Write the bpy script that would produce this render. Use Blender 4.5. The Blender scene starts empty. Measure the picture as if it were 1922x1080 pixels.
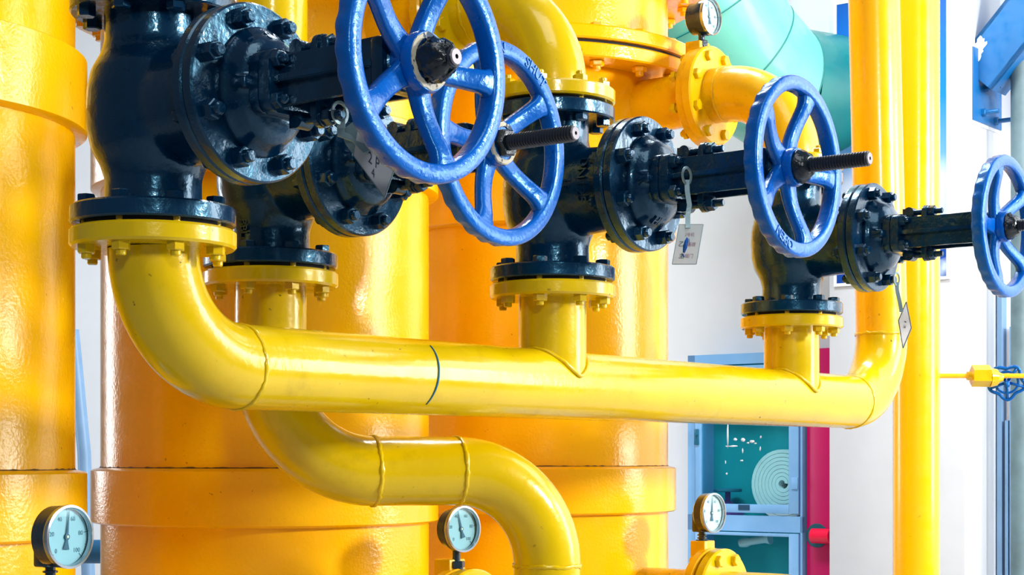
import bpy, bmesh, math, random
from mathutils import Vector, Matrix, Quaternion
random.seed(7)
C = bpy.context.scene.collection
PI = math.pi
CAMZ = 1.40
F = 3200.0
TH = math.radians(37.5)
Sx, Hx = Vector((math.cos(TH), -math.sin(TH), 0)), Vector((math.sin(TH), math.cos(TH), 0))
ROT = -TH

def P(x, d, z):
    """x to the right, d away from the camera, z above the camera height"""
    return Vector((x, d, CAMZ + z))

# ------------------------------------------------------------------ materials
def _mat(name):
    m = bpy.data.materials.new(name); m.use_nodes = True
    nt = m.node_tree
    return m, nt, nt.nodes['Principled BSDF']

def N(nt, t, **kw):
    n = nt.nodes.new(t)
    for k, v in kw.items():
        setattr(n, k, v)
    return n

def ramp(nt, src, a, b, ca=(0, 0, 0, 1), cb=(1, 1, 1, 1)):
    r = N(nt, 'ShaderNodeValToRGB')
    r.color_ramp.elements[0].position = a; r.color_ramp.elements[1].position = b
    r.color_ramp.elements[0].color = ca; r.color_ramp.elements[1].color = cb
    nt.links.new(src, r.inputs[0])
    return r.outputs[0]

def mixc(nt, fac, a, b):
    m = N(nt, 'ShaderNodeMix', data_type='RGBA')
    for sock, v in ((m.inputs[0], fac), (m.inputs[6], a), (m.inputs[7], b)):
        if hasattr(v, 'is_linked'): nt.links.new(v, sock)
        else: sock.default_value = v if not isinstance(v, tuple) else (*v[:3], 1)
    return m.outputs[2]

def noise(nt, vec, scale, detail=3, rough=.5):
    n = N(nt, 'ShaderNodeTexNoise')
    n.inputs['Scale'].default_value = scale; n.inputs['Detail'].default_value = detail; n.inputs['Roughness'].default_value = rough
    nt.links.new(vec, n.inputs['Vector'])
    return n.outputs['Fac']

def paint(name, base, base2=None, rough=.22, bump=.25, bscale=140, coat=.3, dirt=(.05, .03, .01), dirtamt=.5, spec=.5, chip=None, metallic=0, dirt_scale=9, soot=.7, stint=None, smut=(.6, .85)):
    m, nt, b = _mat(name)
    tc = N(nt, 'ShaderNodeTexCoord'); vec = tc.outputs['Object']
    col = mixc(nt, ramp(nt, noise(nt, vec, 6, 4), .35, .68), base, base2 or tuple(c * .86 for c in base))
    # fine dark specks and smudges of dirt in the paint
    speck = ramp(nt, noise(nt, vec, 75, 2, .4), .735, .76)
    gate = ramp(nt, noise(nt, vec, 5, 2), .45, .6)
    mm = N(nt, 'ShaderNodeMath', operation='MULTIPLY'); nt.links.new(speck, mm.inputs[0]); nt.links.new(gate, mm.inputs[1])
    mm2 = N(nt, 'ShaderNodeMath', operation='MULTIPLY'); nt.links.new(mm.outputs[0], mm2.inputs[0]); mm2.inputs[1].default_value = dirtamt
    col = mixc(nt, mm2.outputs[0], col, dirt)
    smud = ramp(nt, noise(nt, vec, dirt_scale, 6, .65), *smut)
    m3 = N(nt, 'ShaderNodeMath', operation='MULTIPLY'); nt.links.new(smud, m3.inputs[0]); m3.inputs[1].default_value = dirtamt * soot
    col = mixc(nt, m3.outputs[0], col, tuple(c * .45 for c in base))
    if chip:
        ch = ramp(nt, noise(nt, vec, 55, 5, .6), .55, .57)
        col = mixc(nt, ch, col, chip)
    nt.links.new(col, b.inputs['Base Color'])
    r = ramp(nt, noise(nt, vec, 22, 4), .3, .75, (rough * .75,) * 3 + (1,), (min(1, rough * 1.5),) * 3 + (1,))
    nt.links.new(r, b.inputs['Roughness'])
    b.inputs['Metallic'].default_value = metallic
    b.inputs['Specular IOR Level'].default_value = spec
    b.inputs['Coat Weight'].default_value = coat
    if stint: b.inputs['Specular Tint'].default_value = (*stint, 1)
    b.inputs['Coat Roughness'].default_value = .08
    if bump:
        bp = N(nt, 'ShaderNodeBump'); bp.inputs['Strength'].default_value = bump; bp.inputs['Distance'].default_value = .0022
        nt.links.new(noise(nt, vec, bscale, 3, .55), bp.inputs['Height'])
        nt.links.new(bp.outputs[0], b.inputs['Normal']); nt.links.new(bp.outputs[0], b.inputs['Coat Normal'])
    return m

def plain(name, col, rough=.5, metallic=0, bump=0, bscale=60, var=.12, spec=.5):
    m, nt, b = _mat(name)
    tc = N(nt, 'ShaderNodeTexCoord'); vec = tc.outputs['Object']
    c = mixc(nt, ramp(nt, noise(nt, vec, 8, 5), .35, .7), col, tuple(v * (1 - var) for v in col))
    nt.links.new(c, b.inputs['Base Color'])
    b.inputs['Roughness'].default_value = rough; b.inputs['Metallic'].default_value = metallic
    b.inputs['Specular IOR Level'].default_value = spec
    if bump:
        bp = N(nt, 'ShaderNodeBump'); bp.inputs['Strength'].default_value = bump; bp.inputs['Distance'].default_value = .003
        nt.links.new(noise(nt, vec, bscale, 4), bp.inputs['Height']); nt.links.new(bp.outputs[0], b.inputs['Normal'])
    return m

def glass(name, tint=(1, 1, 1), gloss=1.0):
    """thin pane: straight-through tint with a fresnel reflection"""
    m = bpy.data.materials.new(name); m.use_nodes = True
    nt = m.node_tree; nt.nodes.clear()
    o = N(nt, 'ShaderNodeOutputMaterial'); mx = N(nt, 'ShaderNodeMixShader')
    t = N(nt, 'ShaderNodeBsdfTransparent'); g = N(nt, 'ShaderNodeBsdfGlossy'); fr = N(nt, 'ShaderNodeFresnel')
    t.inputs[0].default_value = (*tint, 1); g.inputs['Roughness'].default_value = .04
    fr.inputs[0].default_value = 1.3
    ge = N(nt, 'ShaderNodeNewGeometry'); su = N(nt, 'ShaderNodeMath', operation='SUBTRACT'); su.inputs[0].default_value = 1
    mu = N(nt, 'ShaderNodeMath', operation='MULTIPLY'); nt.links.new(ge.outputs['Backfacing'], su.inputs[1])
    nt.links.new(fr.outputs[0], mu.inputs[0]); nt.links.new(su.outputs[0], mu.inputs[1])   # one reflection per pane
    nt.links.new(mu.outputs[0], mx.inputs[0]); nt.links.new(t.outputs[0], mx.inputs[1]); nt.links.new(g.outputs[0], mx.inputs[2])
    nt.links.new(mx.outputs[0], o.inputs[0])
    return m

def poster_mat():
    m, nt, b = _mat('poster_print')
    tc = N(nt, 'ShaderNodeTexCoord'); vec = tc.outputs['Object']
    sp = N(nt, 'ShaderNodeSeparateXYZ'); nt.links.new(vec, sp.inputs[0])
    # printed sky: deep blue at the top, hazy white cloud low down, dark blue foot
    r = N(nt, 'ShaderNodeValToRGB'); nt.links.new(sp.outputs[2], r.inputs[0])
    mp = N(nt, 'ShaderNodeMapRange'); nt.links.new(sp.outputs[2], mp.inputs[0]); mp.inputs[1].default_value = 0; mp.inputs[2].default_value = 1.13
    nt.links.new(mp.outputs[0], r.inputs[0])
    el = r.color_ramp.elements
    el[0].position = 0; el[0].color = (.0, .045, .30, 1)
    el[1].position = 1; el[1].color = (.0, .055, .30, 1)
    for p, c in ((.15, (.0, .06, .36, 1)), (.2, (.45, .58, .8, 1)), (.34, (.55, .66, .85, 1)), (.42, (.12, .33, .72, 1)), (.62, (.0, .20, .62, 1)), (.85, (.0, .12, .5, 1))):
        e = el.new(p); e.color = c
    cl = mixc(nt, ramp(nt, noise(nt, vec, 7, 5), .58, .75), r.outputs[0], (.5, .62, .82))
    lo = ramp(nt, mp.outputs[0], .4, .55)
    nt.links.new(mixc(nt, lo, cl, r.outputs[0]), b.inputs['Base Color'])
    b.inputs['Roughness'].default_value = .35
    return m

M = {}
M['tank'] = paint('tank_amber_paint', (1.0, .49, .0), (.97, .51, .0), rough=.2, bump=.32, bscale=120, coat=.35, dirt=(.12, .05, .0), dirtamt=.5, dirt_scale=5, soot=.3, stint=(1, .9, .6))
M['pipe'] = paint('pipe_yellow_paint', (.70, .475, .0), (.62, .41, .0), rough=.2, bump=.18, bscale=85, coat=.35, dirt=(.06, .04, .01), dirtamt=.9, stint=(1, .92, .6))
M['pipe2'] = paint('duct_orange_yellow_paint', (.95, .49, .0), (.92, .50, .0), rough=.22, bump=.1, bscale=70, coat=.35, dirt=(.08, .04, .01), dirtamt=.5)
M['dirty'] = paint('dirty_yellow_paint', (.84, .47, .0), (.76, .41, .0), rough=.28, bump=.25, bscale=60, coat=.25, dirt=(.03, .02, .01), dirtamt=1.0, dirt_scale=11, soot=.9, smut=(.54, .74), stint=(1, .9, .6))
M['navy'] = paint('valve_navy_paint', (.0, .020, .060), (.0, .011, .034), rough=.24, bump=.6, bscale=48, coat=.35, dirt=(.0, .004, .012), dirtamt=.7, stint=(.2, .65, 1), spec=.6)
M['blue'] = paint('wheel_blue_paint', (.0, .098, .46), (.0, .08, .38), rough=.24, bump=.45, bscale=95, coat=.05, dirt=(.0, .02, .10), dirtamt=.8, stint=(.3, .75, 1), spec=.6)
M['bluechip'] = paint('chipped_hub_paint', (.01, .07, .25), (.02, .05, .14), rough=.4, bump=.8, bscale=70, coat=.1, chip=(.75, .70, .5), dirtamt=1)
M['cream'] = paint('cream_primer', (.62, .56, .38), (.3, .3, .28), rough=.6, bump=1, bscale=90, coat=0, chip=(.02, .05, .1), dirtamt=1)
M['grease'] = plain('black_grease', (.004, .010, .016), .22, bump=1, bscale=70)
M['stem'] = plain('oiled_steel_stem', (.035, .042, .055), .32, metallic=.6)
M['stemend'] = plain('worn_steel_end', (.22, .2, .22), .45, metallic=.3)
M['gasket'] = plain('dark_gasket', (.012, .012, .014), .8)
M['steel'] = paint('scratched_sheet_steel', (.52, .54, .57), (.34, .36, .40), rough=.45, bump=.15, bscale=50, coat=0, dirt=(.05, .03, .02), dirtamt=.9)
M['strap'] = paint('strap_steel', (.24, .35, .38), (.10, .18, .22), rough=.4, bump=.2, coat=0, metallic=.3)
M['tagwhite'] = paint('tag_enamel', (.64, .74, .76), (.90, .92, .92), rough=.35, bump=.1, coat=0, dirt=(.1, .2, .25), dirtamt=.5)
M['white'] = plain('white_enamel', (.84, .86, .89), .4)
M['tagedge'] = plain('tag_dark_rim', (.01, .06, .13), .4)
M['redink'] = plain('faded_red_ink', (.48, .30, .38), .6)
M['blueink'] = plain('blue_paint_smear', (.0, .12, .55), .4)
M['darkink'] = plain('dark_ink', (.03, .05, .08), .6)
M['case'] = paint('gauge_case_black', (.006, .03, .055), (.008, .018, .03), rough=.22, bump=.2, coat=.4, dirt=(.1, .07, .02), dirtamt=.25)
M['caseolive'] = paint('gauge_case_stained', (.05, .035, .008), (.02, .018, .01), rough=.25, bump=.2, coat=.4, dirt=(.3, .18, .0), dirtamt=1)
M['bezel'] = plain('bezel_steel', (.45, .5, .55), .2, metallic=.9)
M['dial'] = plain('dial_face', (.36, .58, .65), .5, var=.1)
M['dialpale'] = plain('dial_face_pale', (.72, .82, .84), .5, var=.08)
M['dialink'] = plain('dial_ink', (.06, .16, .22), .6)
M['needle'] = plain('needle_blue', (.01, .09, .16), .4)
M['brass'] = plain('pale_brass', (.75, .7, .5), .4, metallic=.2)
M['glass'] = glass('gauge_glass', (.90, .97, .98))
M['pane'] = glass('cabinet_glass', (.80, .95, .97))
M['wall'] = plain('white_plaster', (.91, .93, .96), .75, bump=.15, bscale=14, var=.03)
M['column'] = plain('column_plaster', (.62, .65, .70), .7, bump=.15, bscale=10, var=.04)
M['floor'] = plain('concrete_floor', (.42, .43, .44), .5, bump=.2)
M['cabinet'] = paint('cabinet_light_blue', (.22, .47, .80), (.18, .42, .76), rough=.4, bump=.1, bscale=40, coat=.1, dirtamt=.2)
M['cabin'] = plain('cabinet_inside_teal', (.01, .44, .50), .5)
M['red'] = plain('crimson_paint', (.50, .0, .10), .35)
M['redshine'] = plain('red_outlet_paint', (.85, .01, .06), .25)
M['hose'] = plain('canvas_hose', (.78, .84, .86), .8, bump=.3, bscale=120)
M['navyflat'] = plain('slot_dark_teal', (.0, .09, .13), .6)
M['violet'] = plain('violet_valve_paint', (.18, .10, .40), .4)
M['green'] = paint('insulation_green_lit', (.14, .50, .40), (.11, .46, .37), rough=.35, bump=.1, bscale=30, coat=.2, dirt=(.02, .2, .18), dirtamt=.3)  # duct bend: lighter tone paints in the light it faces
M['greenshade'] = paint('insulation_green_shaded', (.0, .17, .155), (.0, .13, .135), rough=.35, bump=.1, bscale=30, coat=.2, dirt=(.0, .06, .07), dirtamt=.6)  # duct run: same insulation, its shade put into a darker colour
M['seam'] = plain('seam_dark_teal', (.0, .16, .15), .5)
M['bracket'] = paint('bracket_blue', (.0, .125, .36), (.0, .105, .32), rough=.4, bump=.1, bscale=40, coat=.1, dirtamt=.2)
M['grime'] = plain('grey_green_pipe', (.12, .20, .23), .5, bump=.4, bscale=20, var=.4)
M['frame'] = plain('window_frame_blue', (.20, .36, .58), .4)
M['tealdark'] = plain('dark_teal_steel', (.01, .14, .23), .4)
M['poster'] = poster_mat()
M['bluepipe'] = plain('far_blue_pipe', (.02, .14, .32), .4)

# ------------------------------------------------------------------ mesh helpers
def to_mesh(name, bm, mats, sharp=35):
    bmesh.ops.recalc_face_normals(bm, faces=bm.faces[:])
    me = bpy.data.meshes.new(name); bm.to_mesh(me); bm.free()
    for m in (mats if isinstance(mats, (list, tuple)) else [mats]):
        me.materials.append(M[m] if isinstance(m, str) else m)
    me.polygons.foreach_set('use_smooth', [True] * len(me.polygons))
    if sharp: me.set_sharp_from_angle(angle=math.radians(sharp))
    return me

def link(name, me, parent=None, mat=None):
    o = bpy.data.objects.new(name, me); C.objects.link(o)
    if parent: o.parent = parent
    if mat is not None:
        if isinstance(mat, Vector): o.location = mat
        else: o.matrix_local = mat
    return o

def empty(name, label, cat, loc, rz=0, group=None):
    o = bpy.data.objects.new(name, None); C.objects.link(o)
    o.location = loc; o.rotation_euler = (0, 0, rz); o.empty_display_size = .1
    tag(o, label, cat, group); return o

def tag(o, label, cat, group=None):
    o['label'] = label; o['category'] = cat
    if group: o['group'] = group
    return o

def axis_mat(axis, origin=(0, 0, 0)):
    """matrix that sends local +Z to axis"""
    q = Vector((0, 0, 1)).rotation_difference(Vector(axis).normalized())
    return Matrix.Translation(Vector(origin)) @ q.to_matrix().to_4x4()

AX_X = Matrix(((0, 0, 1, 0), (0, 1, 0, 0), (-1, 0, 0, 0), (0, 0, 0, 1)))    # local Z -> +X
AX_X.normalize

def lathe(bm, prof, seg=48, mat=None, mi=0, sx=1, sy=1, cap=True):
    """profile of (r, z) pairs turned about local Z, then moved by mat"""
    rings = []
    mat = mat or Matrix()
    for r, z in prof:
        if r < 1e-6:
            rings.append([bm.verts.new(mat @ Vector((0, 0, z)))])
        else:
            rings.append([bm.verts.new(mat @ Vector((r * sx * math.cos(2 * PI * i / seg), r * sy * math.sin(2 * PI * i / seg), z))) for i in range(seg)])
    fs = []
    for a, b in zip(rings, rings[1:]):
        for i in range(seg):
            j = (i + 1) % seg
            if len(a) == 1 and len(b) == 1: continue
            if len(a) == 1: fs.append(bm.faces.new((a[0], b[j], b[i])))
            elif len(b) == 1: fs.append(bm.faces.new((a[i], a[j], b[0])))
            else: fs.append(bm.faces.new((a[i], a[j], b[j], b[i])))
    if cap:
        for rg in (rings[0], rings[-1]):
            if len(rg) > 1: fs.append(bm.faces.new(rg))
    for f in fs: f.material_index = mi
    return bm

def disc(bm, r, z0, z1, ch=.003, seg=56, mat=None, mi=0, rin=0):
    if rin:
        prof = [(rin, z0), (r - ch, z0), (r, z0 + ch), (r, z1 - ch), (r - ch, z1), (rin, z1), (rin, z0)]
        return lathe(bm, prof, seg, mat, mi, cap=False)
    return lathe(bm, [(0, z0), (r - ch, z0), (r, z0 + ch), (r, z1 - ch), (r - ch, z1), (0, z1)], seg, mat, mi, cap=False)

def box(bm, lo, hi, mat=None, mi=0, bevel=0):
    b2 = bmesh.new()
    vs = [b2.verts.new((x, y, z)) for x in (lo[0], hi[0]) for y in (lo[1], hi[1]) for z in (lo[2], hi[2])]
    for q in ((0, 1, 3, 2), (4, 6, 7, 5), (0, 4, 5, 1), (2, 3, 7, 6), (0, 2, 6, 4), (1, 5, 7, 3)):
        b2.faces.new([vs[k] for k in q])
    if bevel: bmesh.ops.bevel(b2, geom=b2.edges[:] , offset=bevel, segments=2, affect='EDGES', profile=.5)
    merge(bm, b2, mat, mi); return bm

def merge(bm, b2, mat=None, mi=0):
    mp = {}
    for v in b2.verts: mp[v] = bm.verts.new((mat @ v.co) if mat is not None else v.co)
    for f in b2.faces:
        try:
            nf = bm.faces.new([mp[v] for v in f.verts]); nf.material_index = mi
        except ValueError: pass
    b2.free()

def prism(bm, pts, z0, z1, mat=None, mi=0, bevel=0):
    b2 = bmesh.new()
    a = [b2.verts.new((x, y, z0)) for x, y in pts]; b = [b2.verts.new((x, y, z1)) for x, y in pts]
    b2.faces.new(list(reversed(a))); b2.faces.new(b)
    n = len(pts)
    for i in range(n): b2.faces.new((a[i], a[(i + 1) % n], b[(i + 1) % n], b[i]))
    if bevel: bmesh.ops.bevel(b2, geom=b2.edges[:], offset=bevel, segments=2, affect='EDGES', profile=.5)
    merge(bm, b2, mat, mi); return bm

def hexprism(bm, r, z0, z1, mat=None, mi=0, ch=.18):
    """hexagon nut with chamfered corners on the z1 side"""
    prof = [(r, z0), (r, z1 - r * .12), (r * .88, z1), (0, z1)]
    return lathe(bm, [(0, z0)] + prof, 6, mat, mi, cap=False)

def sweep(bm, path, radius, seg=32, cap=True, mi=0, sect=None):
    """tube along a list of points; radius is a number or a list; sect gives an own cross-section"""
    path = [Vector(p) for p in path]; n = len(path)
    tans = []
    for i in range(n):
        t = (path[min(i + 1, n - 1)] - path[max(i - 1, 0)]).normalized(); tans.append(t)
    up = Vector((0, 0, 1)) if abs(tans[0].z) < .9 else Vector((1, 0, 0))
    nrm = (up - tans[0] * up.dot(tans[0])).normalized()
    rings = []
    for i in range(n):
        if i: nrm = tans[i - 1].rotation_difference(tans[i]) @ nrm
        nrm = (nrm - tans[i] * nrm.dot(tans[i])).normalized()
        bn = tans[i].cross(nrm)
        r = radius[i] if isinstance(radius, (list, tuple)) else radius
        if sect: rg = [bm.verts.new(path[i] + (nrm * a + bn * b) * r) for a, b in sect]
        else: rg = [bm.verts.new(path[i] + (nrm * math.cos(2 * PI * k / seg) + bn * math.sin(2 * PI * k / seg)) * r) for k in range(seg)]
        rings.append(rg)
    fs = []
    for a, b in zip(rings, rings[1:]):
        for k in range(len(a)):
            j = (k + 1) % len(a); fs.append(bm.faces.new((a[k], a[j], b[j], b[k])))
    if cap:
        fs.append(bm.faces.new(list(reversed(rings[0])))); fs.append(bm.faces.new(rings[-1]))
    for f in fs: f.material_index = mi
    return bm

def arc(c, a, b, R, n=14, sweepang=PI / 2):
    """quarter bend round centre c: from c+a*R to c+b*R (a, b unit and at right angles)"""
    return [c + (a * math.cos(sweepang * i / n) + b * math.sin(sweepang * i / n)) * R for i in range(n + 1)]

def ring_bead(bm, c, axis, R, r=.0032, seg=64, rs=8, wob=.0012, mi=0):
    """weld seam: an uneven bead round a pipe"""
    m = axis_mat(axis, c); rings = []
    for i in range(seg):
        a = 2 * PI * i / seg; rr = r + random.uniform(-wob, wob); dz = random.uniform(-wob, wob)
        rings.append([bm.verts.new(m @ Vector(((R + rr * math.cos(2 * PI * k / rs) * .8) * math.cos(a), (R + rr * math.cos(2 * PI * k / rs) * .8) * math.sin(a), dz + rr * 1.3 * math.sin(2 * PI * k / rs)))) for k in range(rs)])
    for i in range(seg):
        a, b = rings[i], rings[(i + 1) % seg]
        for k in range(rs):
            j = (k + 1) % rs; bm.faces.new((a[k], b[k], b[j], a[j])).material_index = mi
    return bm

DG = None
def text_mesh(body, size, depth, bevel=0.0):
    """raised lettering, centred, in the XY plane"""
    cu = bpy.data.curves.new('letters', 'FONT'); cu.body = body; cu.size = size; cu.extrude = depth
    cu.align_x = 'CENTER'; cu.align_y = 'CENTER'; cu.resolution_u = 3
    o = bpy.data.objects.new('letters_tmp', cu); C.objects.link(o)
    dg = bpy.context.evaluated_depsgraph_get(); dg.update()
    me = bpy.data.meshes.new_from_object(o.evaluated_get(dg))
    bpy.data.objects.remove(o); bpy.data.curves.remove(cu)
    bm = bmesh.new(); bm.from_mesh(me); bpy.data.meshes.remove(me)
    return bm

def add_text(bm, body, size, depth, fn, mi=0, fine=0):
    b2 = text_mesh(body, size, depth)
    if fine:
        bmesh.ops.triangulate(b2, faces=b2.faces[:])
    for v in b2.verts: v.co = fn(v.co)
    merge(bm, b2, None, mi)

# ------------------------------------------------------------------ bolts
def bolt_mesh(name, grip, r=.0145, rs=.008, mats=('navy', 'pipe'), tip=.008, h=.013):
    """bolt along Z: head on top at +grip/2, nut below; slot 0 = head, slot 1 = nut and shank"""
    bm = bmesh.new(); g = grip / 2
    lathe(bm, [(0, -g - h - tip), (rs * .8, -g - h - tip), (rs, -g - h - tip + .002), (rs, g), (0, g)], 16, None, 1, cap=False)
    hexprism(bm, r, g, g + h, None, 0)
    hexprism(bm, r, g, g + h, Matrix.Rotation(PI, 4, 'X'), 1)
    return to_mesh(name, bm, mats, 25)

def stud_mesh(name, grip, r=.0150, rs=.0095, mats=('navy', 'navy'), h=.019, tip=.010):
    """stud through two flanges with a nut at both ends, along Z"""
    bm = bmesh.new(); g = grip / 2
    pr = [(0, -g - h * .8 - tip)]
    pr += [(rs * .75, -g - h * .8 - tip), (rs, -g - h * .8 - tip + .003), (rs, g + h + tip - .003), (rs * .75, g + h + tip), (0, g + h + tip)]
    lathe(bm, pr, 18, None, 0, cap=False)
    hexprism(bm, r, g, g + h, None, 0)
    hexprism(bm, r, g, g + h * .8, Matrix.Rotation(PI, 4, 'X'), 0)
    return to_mesh(name, bm, mats, 25)

GRIPV = .0635                                   # navy flange + gasket gap + yellow flange
B_FL = bolt_mesh('flange_bolt', GRIPV)
B_YY = bolt_mesh('pipe_flange_bolt', .056, mats=('pipe', 'pipe'))
B_ST = stud_mesh('bonnet_stud', .044)
B_YK = stud_mesh('yoke_stud', .038, r=.0125, rs=.0075, h=.014, tip=.008)
B_BIG = bolt_mesh('tank_flange_bolt', .115, r=.019, rs=.0105, mats=('pipe2', 'pipe2'), h=.017, tip=.014)

# ------------------------------------------------------------------ valves
V_Z = .532
VX = {1: (-.552, 2.6245), 2: (-.456, 3.22), 3: (.082, 3.45), 4: (.697, 4.251)}
RP = .0695                                      # pipe radius

def remeshed(bm, voxel, smooth, name, mat):
    me = bpy.data.meshes.new(name); bmesh.ops.recalc_face_normals(bm, faces=bm.faces[:]); bm.to_mesh(me); bm.free()
    o = bpy.data.objects.new('tmp', me); C.objects.link(o)
    r = o.modifiers.new('r', 'REMESH'); r.mode = 'VOXEL'; r.voxel_size = voxel
    s = o.modifiers.new('s', 'SMOOTH'); s.iterations = smooth; s.factor = .5
    dg = bpy.context.evaluated_depsgraph_get(); dg.update()
    out = bpy.data.meshes.new_from_object(o.evaluated_get(dg)); out.name = name
    bpy.data.objects.remove(o); bpy.data.meshes.remove(me)
    out.materials.clear(); out.materials.append(M[mat])
    out.polygons.foreach_set('use_smooth', [True] * len(out.polygons))
    return out

MX = axis_mat((1, 0, 0))                        # local Z -> stem direction

def body_mesh():
    bm = bmesh.new()
    lathe(bm, [(0, -.160), (.0745, -.160), (.0735, -.105), (.080, -.085), (.094, -.060), (.1005, -.030), (.1015, 0), (.1005, .030), (.094, .060), (.080, .085), (.0735, .105), (.0745, .160), (0, .160)], 64, None, cap=False)
    lathe(bm, [(0, -.02), (.086, -.02), (.086, .09), (.083, .13), (.083, .17), (.090, .192), (0, .192)], 64, MX, cap=False, sy=.97)
    return remeshed(bm, .0042, 7, 'valve_body', 'navy')

def bonnet_mesh():
    bm = bmesh.new()
    lathe(bm, [(0, .222), (.094, .222), (.096, .238), (.090, .243), (.086, .250), (.079, .263), (.068, .272), (.052, .278), (.040, .281), (0, .281)], 56, MX, cap=False, sx=.99, sy=.86)
    # side ribs that run from the dome to the square top flange
    for s in (-1, 1):
        box(bm, (.238, min(s * .030, s * .074), -.009), (.278, max(s * .030, s * .074), .009))
    return remeshed(bm, .0036, 4, 'bonnet', 'navy')

def flange_mesh(name, mats, r, z0, z1, seg=72):
    bm = bmesh.new(); disc(bm, r, z0, z1, .003, seg); return to_mesh(name, bm, mats)

def rrect(hw, hh, r, n=5):
    pts = []
    for cx, cy, a0 in ((hw - r, hh - r, 0), (-hw + r, hh - r, PI / 2), (-hw + r, -hh + r, PI), (hw - r, -hh + r, 3 * PI / 2)):
        for i in range(n + 1):
            a = a0 + PI / 2 * i / n; pts.append((cx + r * math.cos(a), cy + r * math.sin(a)))
    return pts

WR = .1520                                      # wheel centreline radius
WS = .547                                       # rim plane along the stem
def rim_mesh():
    bm = bmesh.new(); seg = 180; rs = 16; rings = []
    for i in range(seg):
        a = 2 * PI * i / seg; rg = []
        lob = .5 + .5 * math.cos(a * 30)
        for k in range(rs):
            t = 2 * PI * k / rs
            ct, st = math.cos(t), math.sin(t)
            dr = .0140 * math.copysign(abs(ct) ** .45, ct); ds = .0150 * math.copysign(abs(st) ** .45, st)
            if dr > .005 and ds < .007: dr -= .0030 * lob
            rg.append(bm.verts.new((WS + ds, (WR + dr) * math.cos(a), (WR + dr) * math.sin(a))))
        rings.append(rg)
    for i in range(seg):
        a, b = rings[i], rings[(i + 1) % seg]
        for k in range(rs):
            j = (k + 1) % rs; bm.faces.new((a[k], a[j], b[j], b[k]))
    return to_mesh('wheel_rim', bm, 'blue', 50)

def spoke_mesh():
    """spoke along +Y: leaves the hub set back, swells forward into the rim"""
    bm = bmesh.new(); n = 14; rings = []
    for i in range(n + 1):
        t = i / n; y = .018 + t * (WR - .004 - .018)
        s = WS - .016 + .016 * (3 * t * t - 2 * t ** 3) - .006 * math.sin(PI * min(1, t * 1.25))
        w = .0150 + .0040 * (2 * t - 1) ** 2 + .008 * max(0, t - .85) / .15 + .004 * max(0, .15 - t) / .15
        h = .0105 + .0015 * (2 * t - 1) ** 2
        rg = []
        for k in range(14):
            a = 2 * PI * k / 14; ca, sa = math.cos(a), math.sin(a)
            rg.append(bm.verts.new((s + h * math.copysign(abs(sa) ** .55, sa), y, w * math.copysign(abs(ca) ** .55, ca))))
        rings.append(rg)
    for a, b in zip(rings, rings[1:]):
        for k in range(14):
            j = (k + 1) % 14; bm.faces.new((a[k], a[j], b[j], b[k]))
    bm.faces.new(rings[0]); bm.faces.new(list(reversed(rings[-1])))
    return to_mesh('wheel_spoke', bm, 'blue', 60)

def hub_mesh():
    bm = bmesh.new()
    lathe(bm, [(0, WS - .034), (.034, WS - .034), (.035, WS - .012), (.042, WS - .006), (.043, WS + .004), (.040, WS + .010), (0, WS + .010)], 40, MX, cap=False)
    return to_mesh('wheel_hub', bm, 'blue')

def stem_mesh(s1):
    bm = bmesh.new(); pr = [(0, .30), (.0115, .30), (.0115, .50)]; s = .50
    while s < s1 - .006:
        pr += [(.0112, s), (.0138, s + .0016), (.0138, s + .0030), (.0112, s + .0046)]; s += .0056
    pr += [(.0118, s), (.0118, s1 - .002), (.010, s1)]
    lathe(bm, pr + [(.003, s1), (.0028, s1 - .003), (0, s1 - .003)], 24, MX, 0, cap=False)
    return to_mesh('stem', bm, ['stem'], 40)

def stem_end_mesh(s1):
    bm = bmesh.new()
    lathe(bm, [(.0032, s1 - .001), (.0032, s1 + .0008), (.0102, s1 + .0008), (.0116, s1 - .0012), (.0032, s1 - .001)], 24, MX, cap=False)
    return to_mesh('stem_end', bm, 'stemend')

def grease_mesh():
    bm = bmesh.new(); rnd = random.Random(3)
    pr = [(0, WS + .006), (.028, WS + .006), (.030, WS + .014), (.029, WS + .026), (.025, WS + .036), (.019, WS + .044), (.013, WS + .050), (0, WS + .050)]
    lathe(bm, pr, 30, MX, cap=False)
    for v in bm.verts: v.co += Vector((rnd.uniform(-.003, .003), rnd.uniform(-.004, .004), rnd.uniform(-.004, .004)))
    bmesh.ops.subdivide_edges(bm, edges=bm.edges[:], cuts=1, smooth=.5)
    return to_mesh('grease', bm, 'grease', 0)

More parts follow.
